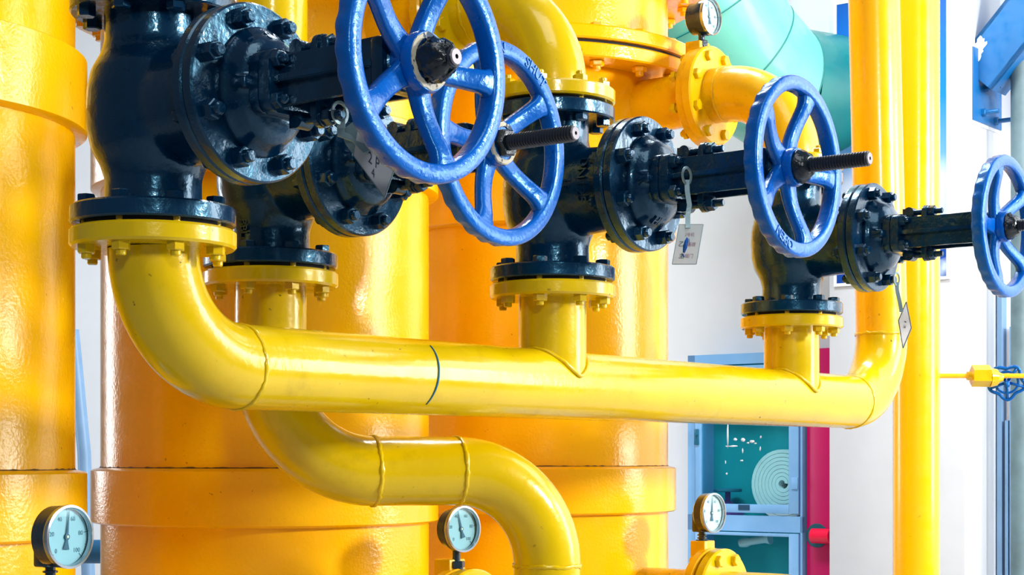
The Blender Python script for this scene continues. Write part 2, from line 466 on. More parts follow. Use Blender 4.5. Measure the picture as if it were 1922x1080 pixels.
def yoke_mesh():
    bm = bmesh.new()
    prism(bm, rrect(.060, .045, .018), .2925, .312, Matrix(((0, 0, 1, 0), (1, 0, 0, 0), (0, 1, 0, 0), (0, 0, 0, 1))), bevel=.002)
    for s in (-1, 1):
        y0, y1 = sorted((s * .030, s * .040))
        # web of the arm, drawn in the stem/height plane
        b2 = bmesh.new()
        outl = [(.308, -.037), (.42, -.035), (.50, -.036), (.50, .036), (.42, .035), (.308, .037)]
        MP = Matrix(((1, 0, 0, 0), (0, 0, 1, 0), (0, 1, 0, 0), (0, 0, 0, 1)))
        prism(b2, outl, y0, y1, MP)
        bmesh.ops.bevel(b2, geom=b2.edges[:], offset=.002, segments=2, affect='EDGES')
        merge(bm, b2)
        y2, y3 = sorted((s * .039, s * .056))
        b3 = bmesh.new(); prism(b3, [(.309, y2 if s > 0 else y3), (.49, y2 if s > 0 else y3), (.475, s * .050), (.330, s * .056), (.309, s * .049)], -.005, .005)
        bmesh.ops.bevel(b3, geom=b3.edges[:], offset=.0016, segments=2, affect='EDGES'); merge(bm, b3)
    box(bm, (.486, -.043, -.036), (.510, .043, .036), bevel=.006)
    lathe(bm, [(0, .480), (.034, .480), (.036, .488), (.036, .512), (.031, .517), (0, .517)], 36, MX, cap=False)
    return to_mesh('yoke', bm, 'navy')

def plate_mesh():
    bm = bmesh.new()
    prism(bm, rrect(.060, .045, .018), .2735, .2905, Matrix(((0, 0, 1, 0), (1, 0, 0, 0), (0, 1, 0, 0), (0, 0, 0, 1))), bevel=.002)
    return to_mesh('bonnet_top_flange', bm, 'navy')

def gland_mesh():
    bm = bmesh.new()
    b2 = bmesh.new(); prism(b2, rrect(.018, .066, .016), .352, .364, Matrix(((0, 0, 1, 0), (1, 0, 0, 0), (0, 1, 0, 0), (0, 0, 0, 1))))
    bmesh.ops.bevel(b2, geom=b2.edges[:], offset=.002, segments=2, affect='EDGES'); merge(bm, b2)
    lathe(bm, [(0, .31), (.021, .31), (.021, .353), (0, .353)], 24, MX, cap=False)
    return to_mesh('gland_follower', bm, 'navy')

def gland_bolt_mesh():
    """eye bolt: knuckle, rod, nut and tip along the stem direction"""
    bm = bmesh.new()
    lathe(bm, [(0, -.013), (.0125, -.013), (.0125, .013), (0, .013)], 24, Matrix.Translation((.318, 0, 0)) @ axis_mat((0, 1, 0)), cap=False)
    lathe(bm, [(0, .325), (.007, .325), (.007, .3965), (.005, .3985), (0, .3985)], 18, MX, cap=False)
    hexprism(bm, .0138, .3642, .380, MX)
    lathe(bm, [(0, .3635), (.0145, .3635), (.0145, .3665), (0, .3665)], 20, MX, cap=False)
    box(bm, (.300, -.007, -.010), (.320, .007, .010))
    return to_mesh('gland_eye_bolt', bm, 'navy', 25)

VM = {}
def build_valve_meshes():
    VM['body'] = body_mesh(); VM['bonnet'] = bonnet_mesh()
    VM['lf'] = flange_mesh('lower_flange', 'navy', .126, -.175, -.147)
    VM['uf'] = flange_mesh('upper_flange', 'navy', .126, .147, .175)
    bm = bmesh.new(); disc(bm, .1305, .188, .2085, .003, 72, MX); VM['bf'] = to_mesh('body_flange', bm, 'navy')
    bm = bmesh.new(); disc(bm, .1305, .2098, .231, .003, 72, MX); VM['nf'] = to_mesh('bonnet_flange', bm, 'navy')
    bm = bmesh.new(); disc(bm, .110, -.1815, -.174, .001, 48); VM['gs'] = to_mesh('gasket', bm, 'gasket')
    VM['rim'] = rim_mesh(); VM['spoke'] = spoke_mesh(); VM['hub'] = hub_mesh()
    VM['yoke'] = yoke_mesh(); VM['plate'] = plate_mesh(); VM['gland'] = gland_mesh(); VM['gb'] = gland_bolt_mesh()
    bm = bmesh.new(); hexprism(bm, .024, WS + .008, WS + .024, MX); VM['nut'] = to_mesh('wheel_nut', bm, 'grease', 25)
    VM['grease'] = grease_mesh()
    bm = bmesh.new(); lathe(bm, [(.012, WS + .008), (.030, WS + .009), (.031, WS + .015), (.026, WS + .021), (.024, WS + .028), (.018, WS + .034), (.012, WS + .035)], 26, MX, cap=False)
    rc = random.Random(9)
    for v in bm.verts: v.co += Vector((rc.uniform(-.002, .002), rc.uniform(-.0025, .0025), rc.uniform(-.0025, .0025)))
    VM['collar'] = to_mesh('grease_collar', bm, 'grease', 0)
    bm = bmesh.new(); lathe(bm, [(.026, WS + .0095), (.0345, WS + .0085), (.0335, WS + .0112), (.027, WS + .0122), (.026, WS + .0095)], 40, MX, cap=False)
    for v in bm.verts: v.co += Vector((0, random.uniform(-.001, .001), random.uniform(-.001, .001)))
    VM['primer'] = to_mesh('hub_ring', bm, 'cream')
build_valve_meshes()

def wrap_x(R, s0, a0, rot=True, cy=.97):
    """map flat lettering onto the horizontal barrel (axis = stem) on its near side; text reads downwards"""
    def fn(c):
        tx, ty, tz = c
        a = a0 - tx / R
        s = s0 + ty
        r = R + tz
        return Vector((s, -r * math.cos(a) * cy, r * math.sin(a)))
    return fn

def wrap_z(R, z0, a0):
    """map flat lettering onto a vertical barrel; text reads downwards"""
    def fn(c):
        tx, ty, tz = c
        a = a0 + ty / R
        r = R + tz
        return Vector((r * math.cos(a), r * math.sin(a), z0 - tx))
    return fn

def dome_text(kind):
    o, u, v = ((.259, .0, .0745), (0, 1, 0), (-.75, 0, .66)) if kind == 'd' else ((.259, -.012, -.0745), (0, 1, 0), (.75, 0, .66))
    o, u, v = Vector(o), Vector(u), Vector(v).normalized(); n = u.cross(v)
    return lambda c: o + u * c[0] + v * c[1] + n * c[2]

def make_valve(n, label, phase, wheel_scale=1.0, stem_to=.705, greased=False, lettering=(), words=()):
    x, d = VX[n]
    root = empty('gate_valve', label, 'valve', P(x, d, V_Z), ROT, 'navy gate valves with blue handwheels')
    link('body', VM['body'], root)
    link('flange', VM['lf'], root); link('flange', VM['uf'], root)
    link('gasket', VM['gs'], root); link('gasket', VM['gs'], root, Matrix.Rotation(PI, 4, 'X'))
    link('body_flange', VM['bf'], root)
    bo = link('bonnet', VM['bonnet'], root)
    link('bonnet_flange', VM['nf'], bo); link('top_flange', VM['plate'], bo)
    for k in range(8):
        a = PI / 8 + k * PI / 4
        pos = Vector((.104 * math.cos(a), .104 * math.sin(a), 0))
        tw = Matrix.Rotation(random.uniform(0, 1), 4, 'Z')
        link('bolt', B_FL, root, Matrix.Translation(pos + Vector((0, 0, -.1788))) @ tw)
        link('bolt', B_FL, root, Matrix.Translation(pos + Vector((0, 0, .1788))) @ Matrix.Rotation(PI, 4, 'X') @ Matrix.Rotation(0, 4, 'Z') @ Matrix.Rotation(random.uniform(0, 1), 4, 'Z'))
        link('stud', B_ST, root, Matrix.Translation((.2095, .108 * math.cos(a), .108 * math.sin(a))) @ MX @ tw)
    yk = link('yoke', VM['yoke'], root)
    for sy in (-1, 1):
        for sz in (-1, 1):
            link('stud', B_YK, yk, Matrix.Translation((.293, sy * .0465, sz * .0285)) @ MX @ Matrix.Rotation(random.uniform(0, 1), 4, 'Z'))
    gl = link('gland', VM['gland'], root)
    for sz in (-1, 1):
        link('eye_bolt', VM['gb'], gl, Matrix.Translation((0, 0, sz * .051)))
    st = link('stem', stem_mesh(stem_to), root)
    e = link('stem_end', stem_end_mesh(stem_to), st)
    e['label'] = 'bare worn steel stem tip'
    wh = link('handwheel', VM['rim'], root)
    # scale wheel radially about the stem axis, turn it to its phase
    wh.matrix_local = Matrix.Rotation(phase, 4, 'X') @ Matrix.Diagonal((1, wheel_scale, wheel_scale, 1))
    wh['label'] = 'blue cast handwheel with five spokes'
    for k in range(5):
        link('spoke', VM['spoke'], wh, Matrix.Rotation(k * 2 * PI / 5, 4, 'X'))
    hb = link('hub', VM['hub'], wh)
    if not greased: hb.matrix_local = Matrix.Diagonal((1, .84, .84, 1))
    if greased:
        r = link('hub_ring', VM['primer'], wh); r['label'] = 'chipped cream primer ring on the hub'
        r.matrix_local = Matrix.Diagonal((1, 1.15, 1.15, 1))
        g = link('grease', VM['grease'], wh); g['label'] = 'thick black grease over the stem nut'
    else:
        link('nut', VM['nut'], wh)
        if n > 2:
            g = link('grease', VM['collar'], wh); g['label'] = 'black grease round the stem nut'
        if n == 2:
            r = link('hub_ring', VM['primer'], wh); r['label'] = 'chipped cream primer ring on the hub'
    for word, ang in words:
        bm = bmesh.new()
        def fn(c, ang=ang - phase):
            a = ang - c[0] / WR; r = WR + c[1]
            return Vector((WS + .0148 + c[2], r * math.cos(a), r * math.sin(a)))
        add_text(bm, word, .025, .0016, fn)
        link('lettering', to_mesh('wheel_lettering', bm, 'blue', 30), wh)
    if lettering:
        bm = bmesh.new()
        for kind, word, size, s0, a0 in lettering:
            add_text(bm, word, size, .0045, wrap_x(.0848, s0, a0) if kind == 'x' else wrap_z(.0742, s0, a0) if kind == 'z' else dome_text(kind))
        link('lettering', to_mesh('cast_lettering', bm, 'navy', 30), root)
    return root

R = math.radians
# wheel angles are measured from +Y (away along the header) towards up; seen from the front +Y lies to the right
make_valve(1, 'largest nearest navy gate valve, its blue handwheel hub coated in black grease', R(70), .985, .603, True,
           lettering=[('d', '8A', .026, 0, 0)], words=[('SHUT', R(58))])
make_valve(2, 'navy gate valve behind the nearest one, bare threaded stem through its OPEN and SHUT wheel', R(36), 1.045, .706,
           lettering=[('z', 'HBBL', .021, -.098, R(-84))], words=[('OPEN', R(103)), ('SHUT', R(58))])
make_valve(3, 'navy gate valve cast DN125 above the middle branch of the long yellow header', R(70), 1.0, .697,
           lettering=[('x', 'DN125', .030, .128, R(6)), ('x', '16', .024, .094, R(2)), ('x', 'HG9', .020, .068, R(-2)), ('e', 'HM', .026, 0, 0)], words=[('OPEN', R(245))])
make_valve(4, 'smallest farthest navy gate valve, beside the two tall yellow pipes', R(36), .985, .70,
           lettering=[('x', '16', .030, .110, R(0))])

# ------------------------------------------------------------------ yellow pipework
def pflange(bm, c, axis, z0, z1, r=.126, mi=0):
    disc(bm, r, z0, z1, .004, 72, axis_mat(axis, c), mi)

ZUP = Vector((0, 0, 1))
def pos(n): return P(*VX[n], 0)
FLT, FLB = V_Z - .1815, V_Z - .2105            # yellow flange below a valve
def branch_flange(root, n, base, up=False):
    bm = bmesh.new()
    c = pos(n) - base
    if up: disc(bm, .127, V_Z + .1815, V_Z + .2105, .004, 72, Matrix.Translation(c))
    else: disc(bm, .127, FLB, FLT, .004, 72, Matrix.Translation(c))
    return link('flange', to_mesh('yellow_flange', bm, 'pipe'), root)

def tube_part(name, path, base, root, r=RP, mat='pipe', seg=48, mesh_name=None):
    bm = bmesh.new(); sweep(bm, [p - base for p in path], r, seg); return link(name, to_mesh(mesh_name or name, bm, mat, 50), root)

def seam_part(c, axis, base, root, r=RP, mat='pipe', bead=.0034):
    bm = bmesh.new(); ring_bead(bm, c - base, axis, r, bead); return link('weld_seam', to_mesh('weld_seam', bm, mat, 0), root)

# long header under three valves
HZ = .148
b1 = pos(1); t4 = 1.525 - (-1.041)             # header length measured from valve 1
RE1, RE2 = .175, .19
hdr_base = b1 + ZUP * -CAMZ
header = empty('header_pipe', 'long yellow header pipe running under three valves and turning up at its far end', 'pipe', hdr_base)
top1 = b1 + ZUP * FLB
c1 = b1 + Hx * RE1 + ZUP * (HZ + RE1)
a1 = arc(c1, -Hx, -ZUP, RE1, 18)
tube_part('elbow', [top1] + a1, hdr_base, header)
L = 2.566
c2 = b1 + Hx * (L - RE2) + ZUP * (HZ + RE2)
a2 = arc(c2, -ZUP, Hx, RE2, 18)
tube_part('main_run', [a1[-1], a1[-1].lerp(a2[0], .5), a2[0]], hdr_base, header)
tube_part('elbow', a2, hdr_base, header)
rise_top = a2[-1] + ZUP * 1.15 + Vector((-.026, 0, 0))
tube_part('riser', [a2[-1], a2[-1].lerp(rise_top, .5), rise_top], hdr_base, header, mat='pipe2')
for c, ax in ((a1[-1], Hx), (a2[0], Hx), (a2[-1], ZUP)):
    seam_part(c, ax, hdr_base, header)
branch_flange(header, 1, hdr_base)
for n in (3, 4):
    c = pos(n)
    tube_part('branch', [c + ZUP * (HZ + .02), c + ZUP * .25, c + ZUP * FLB], hdr_base, header, r=RP * .985)
    branch_flange(header, n, hdr_base)
    # saddle weld where the branch meets the run
    bm = bmesh.new(); pts = []
    for k in range(65):
        a = 2 * PI * k / 64; u = RP * math.cos(a); w = RP * math.sin(a)
        z = HZ + math.sqrt(max(0, (RP + .001) ** 2 - (w * .985) ** 2))
        pts.append(c - hdr_base + Hx * u * 1.01 + Sx * w * 1.01 + ZUP * (z + random.uniform(-.001, .001)))
    sweep(bm, pts, .0042, 8, cap=False)
    link('weld_seam', to_mesh('saddle_weld', bm, 'pipe', 0), header)
# blue marker line part of the way round the run
bm = bmesh.new(); mk = []
pc = b1 + Hx * .60 + ZUP * HZ - hdr_base
for k in range(25):
    a = R(-48 + 100 * k / 24)
    mk.append(pc + (-Sx * 0 + Vector((0, 0, 0))) + (Sx * math.cos(a) + ZUP * math.sin(a)) * (RP + .0004) + Hx * (.010 * math.sin(a)))
sweep(bm, mk, [.0012 + .0012 * math.sin(PI * k / 24) for k in range(25)], 8)
o = link('marker_line', to_mesh('marker_line', bm, 'tealdark', 0), header); o['label'] = 'dark blue painted line round the pipe'

# S-shaped pipe below valve 2
b2 = pos(2); SD = Vector((math.cos(R(20)), math.sin(R(20)), 0))
s_base = b2 - ZUP * CAMZ
spipe = empty('offset_pipe', 'yellow pipe bending twice in an S below the long header', 'pipe', s_base)
RS1, RS2, SZ = .20, .19, -.0255
RSP = .0675
cA = b2 + SD * RS1 + ZUP * (SZ + RS1); aA = arc(cA, -SD, -ZUP, RS1, 18)
tube_part('vertical_pipe', [b2 + ZUP * FLB, b2 + ZUP * .25, aA[0]], s_base, spipe, RSP)
tube_part('elbow', aA, s_base, spipe, RSP)
cB = b2 + SD * .37 + ZUP * (SZ - RS2); aB = arc(cB, ZUP, SD, RS2, 18)
tube_part('horizontal_pipe', [aA[-1], aA[-1].lerp(aB[0], .5), aB[0]], s_base, spipe, RSP)
tube_part('elbow', aB, s_base, spipe, RSP)
tube_part('drop_pipe', [aB[-1], aB[-1].lerp(P(aB[-1].x, aB[-1].y, -CAMZ), .5), P(aB[-1].x, aB[-1].y, -CAMZ)], s_base, spipe, RSP)
for c, ax in ((aA[0], ZUP), (aA[-1], SD), (aB[0], SD), (aB[-1], ZUP)):
    seam_part(c, ax, s_base, spipe, RSP)
branch_flange(spipe, 2, s_base)

# riser above valve 2
r_base = b2 + ZUP * (V_Z + .1815)
ris = empty('vertical_pipe', 'bright yellow pipe rising behind the bonnet of the nearest valve', 'pipe', r_base)
branch_flange(ris, 2, r_base, True)
tube_part('pipe', [b2 + ZUP * (V_Z + .21), b2 + ZUP * 1.0, b2 + ZUP * 1.5], r_base, ris)

# bends from valves 1, 3 and 4 back to their tanks
NZ_Z = .932
def top_bend(n, label):
    c = pos(n); base = c + ZUP * (V_Z + .1815)
    root = empty('elbow_pipe', label, 'pipe', base, 0, 'yellow bends on top of the valves')
    z0 = V_Z + .2105
    Rb = NZ_Z - z0 - .004
    ce = c - Sx * Rb + ZUP * (NZ_Z - Rb)
    pts = [c + ZUP * z0] + arc(ce, Sx, ZUP, Rb, 18) + [c - Sx * .221 + ZUP * NZ_Z]
    tube_part('bend', pts, base, root, mat='pipe' if n == 3 else 'dirty')
    branch_flange(root, n, base, True)
    bm = bmesh.new(); disc(bm, .127, .218, .246, .004, 72, axis_mat(-Sx, c + ZUP * NZ_Z - base))
    link('flange', to_mesh('yellow_flange', bm, 'pipe' if n == 3 else 'dirty'), root)
    seam_part(c - Sx * (Rb + .004) + ZUP * NZ_Z, Sx, base, root, mat='pipe' if n == 3 else 'dirty')
    for k in range(8):
        a = PI / 8 + k * PI / 4
        p = c - Sx * .248 + ZUP * NZ_Z + (Hx * math.cos(a) + ZUP * math.sin(a)) * .104 - base
        link('bolt', B_YY, root, axis_mat(Sx, p) @ Matrix.Rotation(random.uniform(0, 1), 4, 'Z'))
top_bend(3, 'yellow bend from the top of the DN125 valve back to the middle tank')
top_bend(4, 'grimy yellow flanged bend in front of the sea green duct')

# ------------------------------------------------------------------ tanks
TANKS = {'near': (-1.187, 3.124), 'middle': (-.568, 3.949), 'far': (.058, 4.750)}
TR = .375
def tank_shell_mesh():
    bm = bmesh.new()
    lathe(bm, [(0, 0), (TR, 0), (TR, .6), (TR, CAMZ + .1), (TR, CAMZ + 1.0), (TR * .98, CAMZ + 1.02), (0, CAMZ + 1.02)], 96, None, cap=False)
    return to_mesh('tank_shell', bm, 'tank')
def band_mesh(name, z0, z1, r):
    bm = bmesh.new()
    lathe(bm, [(TR - .004, z0 - .004), (r - .004, z0), (r, z0 + .003), (r, z1 - .003), (r - .004, z1), (TR - .004, z1 + .005)], 96, None, cap=False)
    return to_mesh(name, bm, 'tank')
T_SHELL = tank_shell_mesh()
T_LOW = band_mesh('lower_band', CAMZ - .146, CAMZ - .026, TR + .022)
T_UP = band_mesh('upper_band', CAMZ + .605, CAMZ + .745, TR + .022)
def dirt_line(z):
    bm = bmesh.new(); rnd = random.Random(int(z * 100) + 5); seg = 220; rings = []
    for i in range(seg):
        a = 2 * PI * i / seg; h = .0012 + .0022 * rnd.random() ** 2
        rings.append([bm.verts.new(((TR + rr) * math.cos(a), (TR + rr) * math.sin(a), z + zz)) for rr, zz in ((-.001, h + .0035), (.0012, h), (.004, 0.0), (-.001, -.001))])
    for i in range(seg):
        a, b = rings[i], rings[(i + 1) % seg]
        for k in range(4):
            j = (k + 1) % 4; bm.faces.new((a[k], b[k], b[j], a[j]))
    return to_mesh('dirt_line', bm, M['dirtline'], 0)
M['dirtline'] = plain('caked_dirt', (.16, .085, .01), .8, bump=.6, var=.5)
T_DIRT = dirt_line(CAMZ - .024)
def big_flange(name, z0, z1, r=.468):
    bm = bmesh.new(); disc(bm, r, z0, z1, .004, 96); return to_mesh(name, bm, 'tank')
T_FL1 = big_flange('tank_flange', CAMZ + 1.015, CAMZ + 1.052)
T_FL2 = big_flange('cover_flange', CAMZ + 1.062, CAMZ + 1.098)
bm = bmesh.new(); disc(bm, .452, CAMZ + 1.051, CAMZ + 1.063, .001, 80); T_GSK = to_mesh('tank_gasket', bm, 'gasket')
bm = bmesh.new(); lathe(bm, [(0, 1.09 + CAMZ), (TR, 1.09 + CAMZ), (TR, CAMZ + 1.27), (0, CAMZ + 1.27)], 96, cap=False); T_NECK = to_mesh('neck', bm, 'tank')
T_FL3 = big_flange('neck_flange', CAMZ + 1.262, CAMZ + 1.300)
T_FL4 = big_flange('cover_plate', CAMZ + 1.306, CAMZ + 1.344)
bm = bmesh.new(); sweep(bm, [(.30, 0, CAMZ + NZ_Z), (.40, 0, CAMZ + NZ_Z), (.55, 0, CAMZ + NZ_Z)], RP, 48); T_NOZ = to_mesh('nozzle', bm, 'dirty', 50)
bm = bmesh.new(); sweep(bm, [(.30, 0, CAMZ - .36), (.40, 0, CAMZ - .36), (.575, 0, CAMZ - .36)], RP, 48); T_NOZL = to_mesh('lower_nozzle', bm, 'dirty', 50)
def nozzle_flange(s0, z):
    bm = bmesh.new(); disc(bm, .127, s0, s0 + .028, .004, 72, Matrix.Translation((0, 0, CAMZ + z)) @ MX); return to_mesh('nozzle_flange', bm, 'dirty')
def nozzle_gasket(s0, z):
    bm = bmesh.new(); disc(bm, .112, s0 + .027, s0 + .033, .0005, 48, Matrix.Translation((0, 0, CAMZ + z)) @ MX); return to_mesh('nozzle_gasket', bm, 'gasket')
UPS = .82 - .278
LOS = .557
def boss_mesh(s0, z):
    bm = bmesh.new(); box(bm, (s0 - .030, -.026, CAMZ + z + .085), (s0 + .014, .026, CAMZ + z + .146), bevel=.003); return to_mesh('gauge_boss', bm, 'dirty')
T_FU, T_FLO = nozzle_flange(UPS, NZ_Z), nozzle_flange(LOS, -.36)
T_GU, T_GLO = nozzle_gasket(UPS, NZ_Z), nozzle_gasket(LOS, -.36)
T_BU, T_BLO = boss_mesh(UPS, NZ_Z), boss_mesh(LOS, -.36)
B_LOW = bolt_mesh('low_nozzle_bolt', .0615, mats=('pipe', 'dirty'), r=.0155)
bm = bmesh.new(); disc(bm, .127, LOS + .033, LOS + .061, .004, 72, Matrix.Translation((0, 0, CAMZ - .36)) @ MX); L_FL = to_mesh('elbow_flange', bm, 'pipe')
_c = Vector((LOS + .061 + .16, 0, CAMZ - .36 - .155))
bm = bmesh.new(); sweep(bm, [Vector((LOS + .055, 0, CAMZ - .36))] + arc(_c + Vector((-.155 + .15, 0, 0)), Vector((0, 0, 1)), Vector((1, 0, 0)), .155, 14) + [Vector((LOS + .061 + .31, 0, .4)), Vector((LOS + .061 + .31, 0, 0))], RP, 40)
L_EL = to_mesh('drain_bend', bm, 'pipe', 50)

def make_tank(key, label, upper_flanges=True, upper_nozzle=True, boss=False):
    x, d = TANKS[key]
    root = empty('filter_tank', label, 'tank', P(x, d, -CAMZ), ROT, 'tall yellow cylindrical tanks in a row')
    link('shell', T_SHELL, root)
    o = link('reinforcing_band', T_LOW, root); link('dirt_line', T_DIRT, o)
    link('reinforcing_band', T_UP, root)
    if upper_flanges:
        link('tank_flange', T_FL1, root); link('tank_flange', T_FL2, root); link('gasket', T_GSK, root); link('neck', T_NECK, root)
        link('tank_flange', T_FL3, root); link('tank_flange', T_FL4, root)
        for k in range(20):
            a = 2 * PI * (k + .3) / 20
            tw = Matrix.Rotation(random.uniform(0, 1), 4, 'Z')
            link('bolt', B_BIG, root, Matrix.Translation((.425 * math.cos(a), .425 * math.sin(a), CAMZ + 1.0565)) @ Matrix.Diagonal((1, 1, .74, 1)) @ tw)
            link('bolt', B_BIG, root, Matrix.Translation((.425 * math.cos(a), .425 * math.sin(a), CAMZ + 1.303)) @ Matrix.Diagonal((1, 1, .74, 1)) @ tw)
    if upper_nozzle:
        nz = link('nozzle', T_NOZ, root); link('flange', T_FU, nz); link('gasket', T_GU, nz)
        if boss: link('gauge_boss', T_BU, nz)
    lz = link('nozzle', T_NOZL, root); link('flange', T_FLO, lz); link('gasket', T_GLO, lz); link('gauge_boss', T_BLO, lz)
    # down-turned pipe bolted to the lower nozzle
    w = Matrix.Translation(P(x, d, -CAMZ)) @ Matrix.Rotation(ROT, 4, 'Z')
    if key != 'near':
        el = empty('elbow_pipe', {'middle': 'yellow flanged pipe end under the gauge below the S-shaped pipe',
                                  'far': 'yellow flanged pipe end under the gauge by the blue cabinet'}[key], 'pipe', P(x, d, -CAMZ), ROT, 'flanged pipe ends along the bottom')
        link('flange', L_FL, el); link('bend', L_EL, el)
        for k in range(8):
            a = PI / 8 + k * PI / 4
            link('bolt', B_LOW, el, Matrix.Translation((LOS + .0305, .104 * math.cos(a), CAMZ - .36 + .104 * math.sin(a))) @ MX @ Matrix.Rotation(random.uniform(0, 1), 4, 'Z'))
    return root
make_tank('near', 'yellow tank cut off by the left edge of the photo, wide collar above', False, False)
make_tank('middle', 'broad amber tank standing behind the nearest valve and its elbow', True, True)
make_tank('far', 'amber tank with a bolted top flange, standing left of the white wall', True, True, True)

# ------------------------------------------------------------------ pressure gauges
def gauge_face_text(bm, r):
    for k in range(6):
        a = R(225 - 54 * k)
        c = Vector((math.cos(a), math.sin(a), 0)) * r * .62
        add_text(bm, str(20 * k), r * .20, .0001, lambda v, c=c: v + c)
    for k in range(51):
        a = R(225 - 270 * k / 50); big = k % 10 == 0; mid = k % 5 == 0
        r0 = r * (.76 if big else .82 if mid else .86); w = r * (.012 if big else .007)
        u, v = Vector((math.cos(a), math.sin(a), 0)), Vector((-math.sin(a), math.cos(a), 0))
        q = [u * r0 - v * w, u * r * .92 - v * w, u * r * .92 + v * w, u * r0 + v * w]
        vs = [bm.verts.new(p + Vector((0, 0, z))) for z in (-.0001, .0001) for p in q]
        bm.faces.new(vs[4:]); 
    return bm

def make_gauge(label, center, az, r, needle_deg, case='case', dial='dial', depth=.036, fins=True, collar='case', smudge=False, back_r=None, stem_len=.05):
    """gauge whose case centre is at center; faces horizontally along az (angle of the face normal); stem below"""
    root = empty('pressure_gauge', label, 'gauge', center - ZUP * (r + stem_len), az, 'round pressure gauges')
    # local frame: +X = face normal, Z up, origin at the foot of the stem
    zc = r + stem_len
    T = Matrix.Translation((0, 0, zc)) @ MX @ Matrix.Rotation(PI / 2, 4, 'Z')
    # face frame: local Z = normal, X to the right as seen from the front, Y up
    Tf = Matrix.Translation((0, 0, zc)) @ Matrix(((0, 0, 1, 0), (1, 0, 0, 0), (0, 1, 0, 0), (0, 0, 0, 1)))
    h = depth / 2; br = back_r or r * .97
    bm = bmesh.new()
    if back_r: pr = [(0, -h * 1.6), (br - .006, -h * 1.6), (br, -h * 1.6 + .005), (br, -h * .1), (r * .99, -h * .1 + .002), (r, h - .006), (r * .99, h - .004)]
    else: pr = [(0, -h), (br - .006, -h), (br, -h + .006), (r * .99, h - .012), (r * .99, h - .004)]
    pr += [(r * .9, h - .004), (r * .9, h - .010), (0, h - .010)]
    lathe(bm, pr, 56, Tf, cap=False)
    link('case', to_mesh('gauge_case', bm, case), root)
    bm = bmesh.new()
    lathe(bm, [(r * .89, h - .006), (r * 1.0, h - .008), (r * 1.015, h - .004), (r * 1.005, h + .001), (r * .93, h + .002), (r * .89, h - .003), (r * .89, h - .006)], 56, Tf, cap=False)
    link('bezel', to_mesh('gauge_bezel', bm, 'bezel'), root)
    bm = bmesh.new(); lathe(bm, [(0, h - .0098), (r * .905, h - .0098), (r * .905, h - .0090), (0, h - .0090)], 48, Tf, cap=False)
    dl = link('dial', to_mesh('gauge_dial', bm, dial), root)
    bm = bmesh.new(); b2 = bmesh.new(); gauge_face_text(b2, r)
    merge(bm, b2, Tf @ Matrix.Translation((0, 0, h - .0086)))
    o = link('dial_markings', to_mesh('dial_markings', bm, 'dialink', 0), dl); o['label'] = 'scale from 0 to 100'
    bm = bmesh.new(); a = R(needle_deg)
    def nd(px, py): return (px * math.cos(a) - py * math.sin(a), px * math.sin(a) + py * math.cos(a))
    prism(bm, [nd(*q) for q in ((-.40 * r, -.13 * r), (-.15 * r, -.05 * r), (.2 * r, -.04 * r), (.82 * r, -.006 * r), (.82 * r, .006 * r), (.2 * r, .04 * r), (-.15 * r, .05 * r), (-.40 * r, .13 * r))], h - .0072, h - .0064, Tf)
    lathe(bm, [(0, h - .0088), (.10 * r, h - .0088), (.10 * r, h - .006), (0, h - .006)], 20, Tf, cap=False)
    n = link('needle', to_mesh('gauge_needle', bm, 'needle'), root)
    bm = bmesh.new(); lathe(bm, [(0, h - .0062), (.055 * r, h - .0062), (.045 * r, h - .0046), (0, h - .0044)], 16, Tf, cap=False)
    link('needle_cap', to_mesh('needle_cap', bm, 'brass'), n)
    bm = bmesh.new(); lathe(bm, [(0, h - .0030), (r * .90, h - .0030), (r * .90, h - .0016), (0, h - .0016)], 48, Tf, cap=False)
    link('glass', to_mesh('gauge_glass', bm, 'glass'), root)
    bm = bmesh.new()
    x0 = -h * .35 if back_r else -h - .003
    tr = Matrix.Translation((x0, 0, 0))
    if fins:
        pr = [(0, 0), (.009, 0)]; z = .020
        pr = [(0, .0), (.009, .0), (.009, .018)]
        while z < stem_len - .002:
            pr += [(.0085, z), (.0125, z + .001), (.0125, z + .004), (.0085, z + .005)]; z += .0078
        pr += [(.0085, stem_len + .012), (0, stem_len + .012)]
    else: pr = [(0, 0), (.0085, 0), (.0085, stem_len + .012), (0, stem_len + .012)]
    lathe(bm, pr, 24, tr, cap=False)
    sm = link('stem', to_mesh('gauge_stem', bm, case), root)
    bm = bmesh.new(); hexprism(bm, .0185, .012, .026, tr); lathe(bm, [(0, 0), (.015, 0), (.015, .012), (0, .012)], 24, tr, cap=False)
    link('hex_nut', to_mesh('gauge_hex_nut', bm, 'case', 25), sm)
    if not back_r:   # socket block behind the case
        bm = bmesh.new(); box(bm, (-h - .020, -.022, zc - r * .97), (-h * .4, .022, zc + r * .05), bevel=.004)
        link('socket', to_mesh('gauge_socket', bm, case), root)
    return root

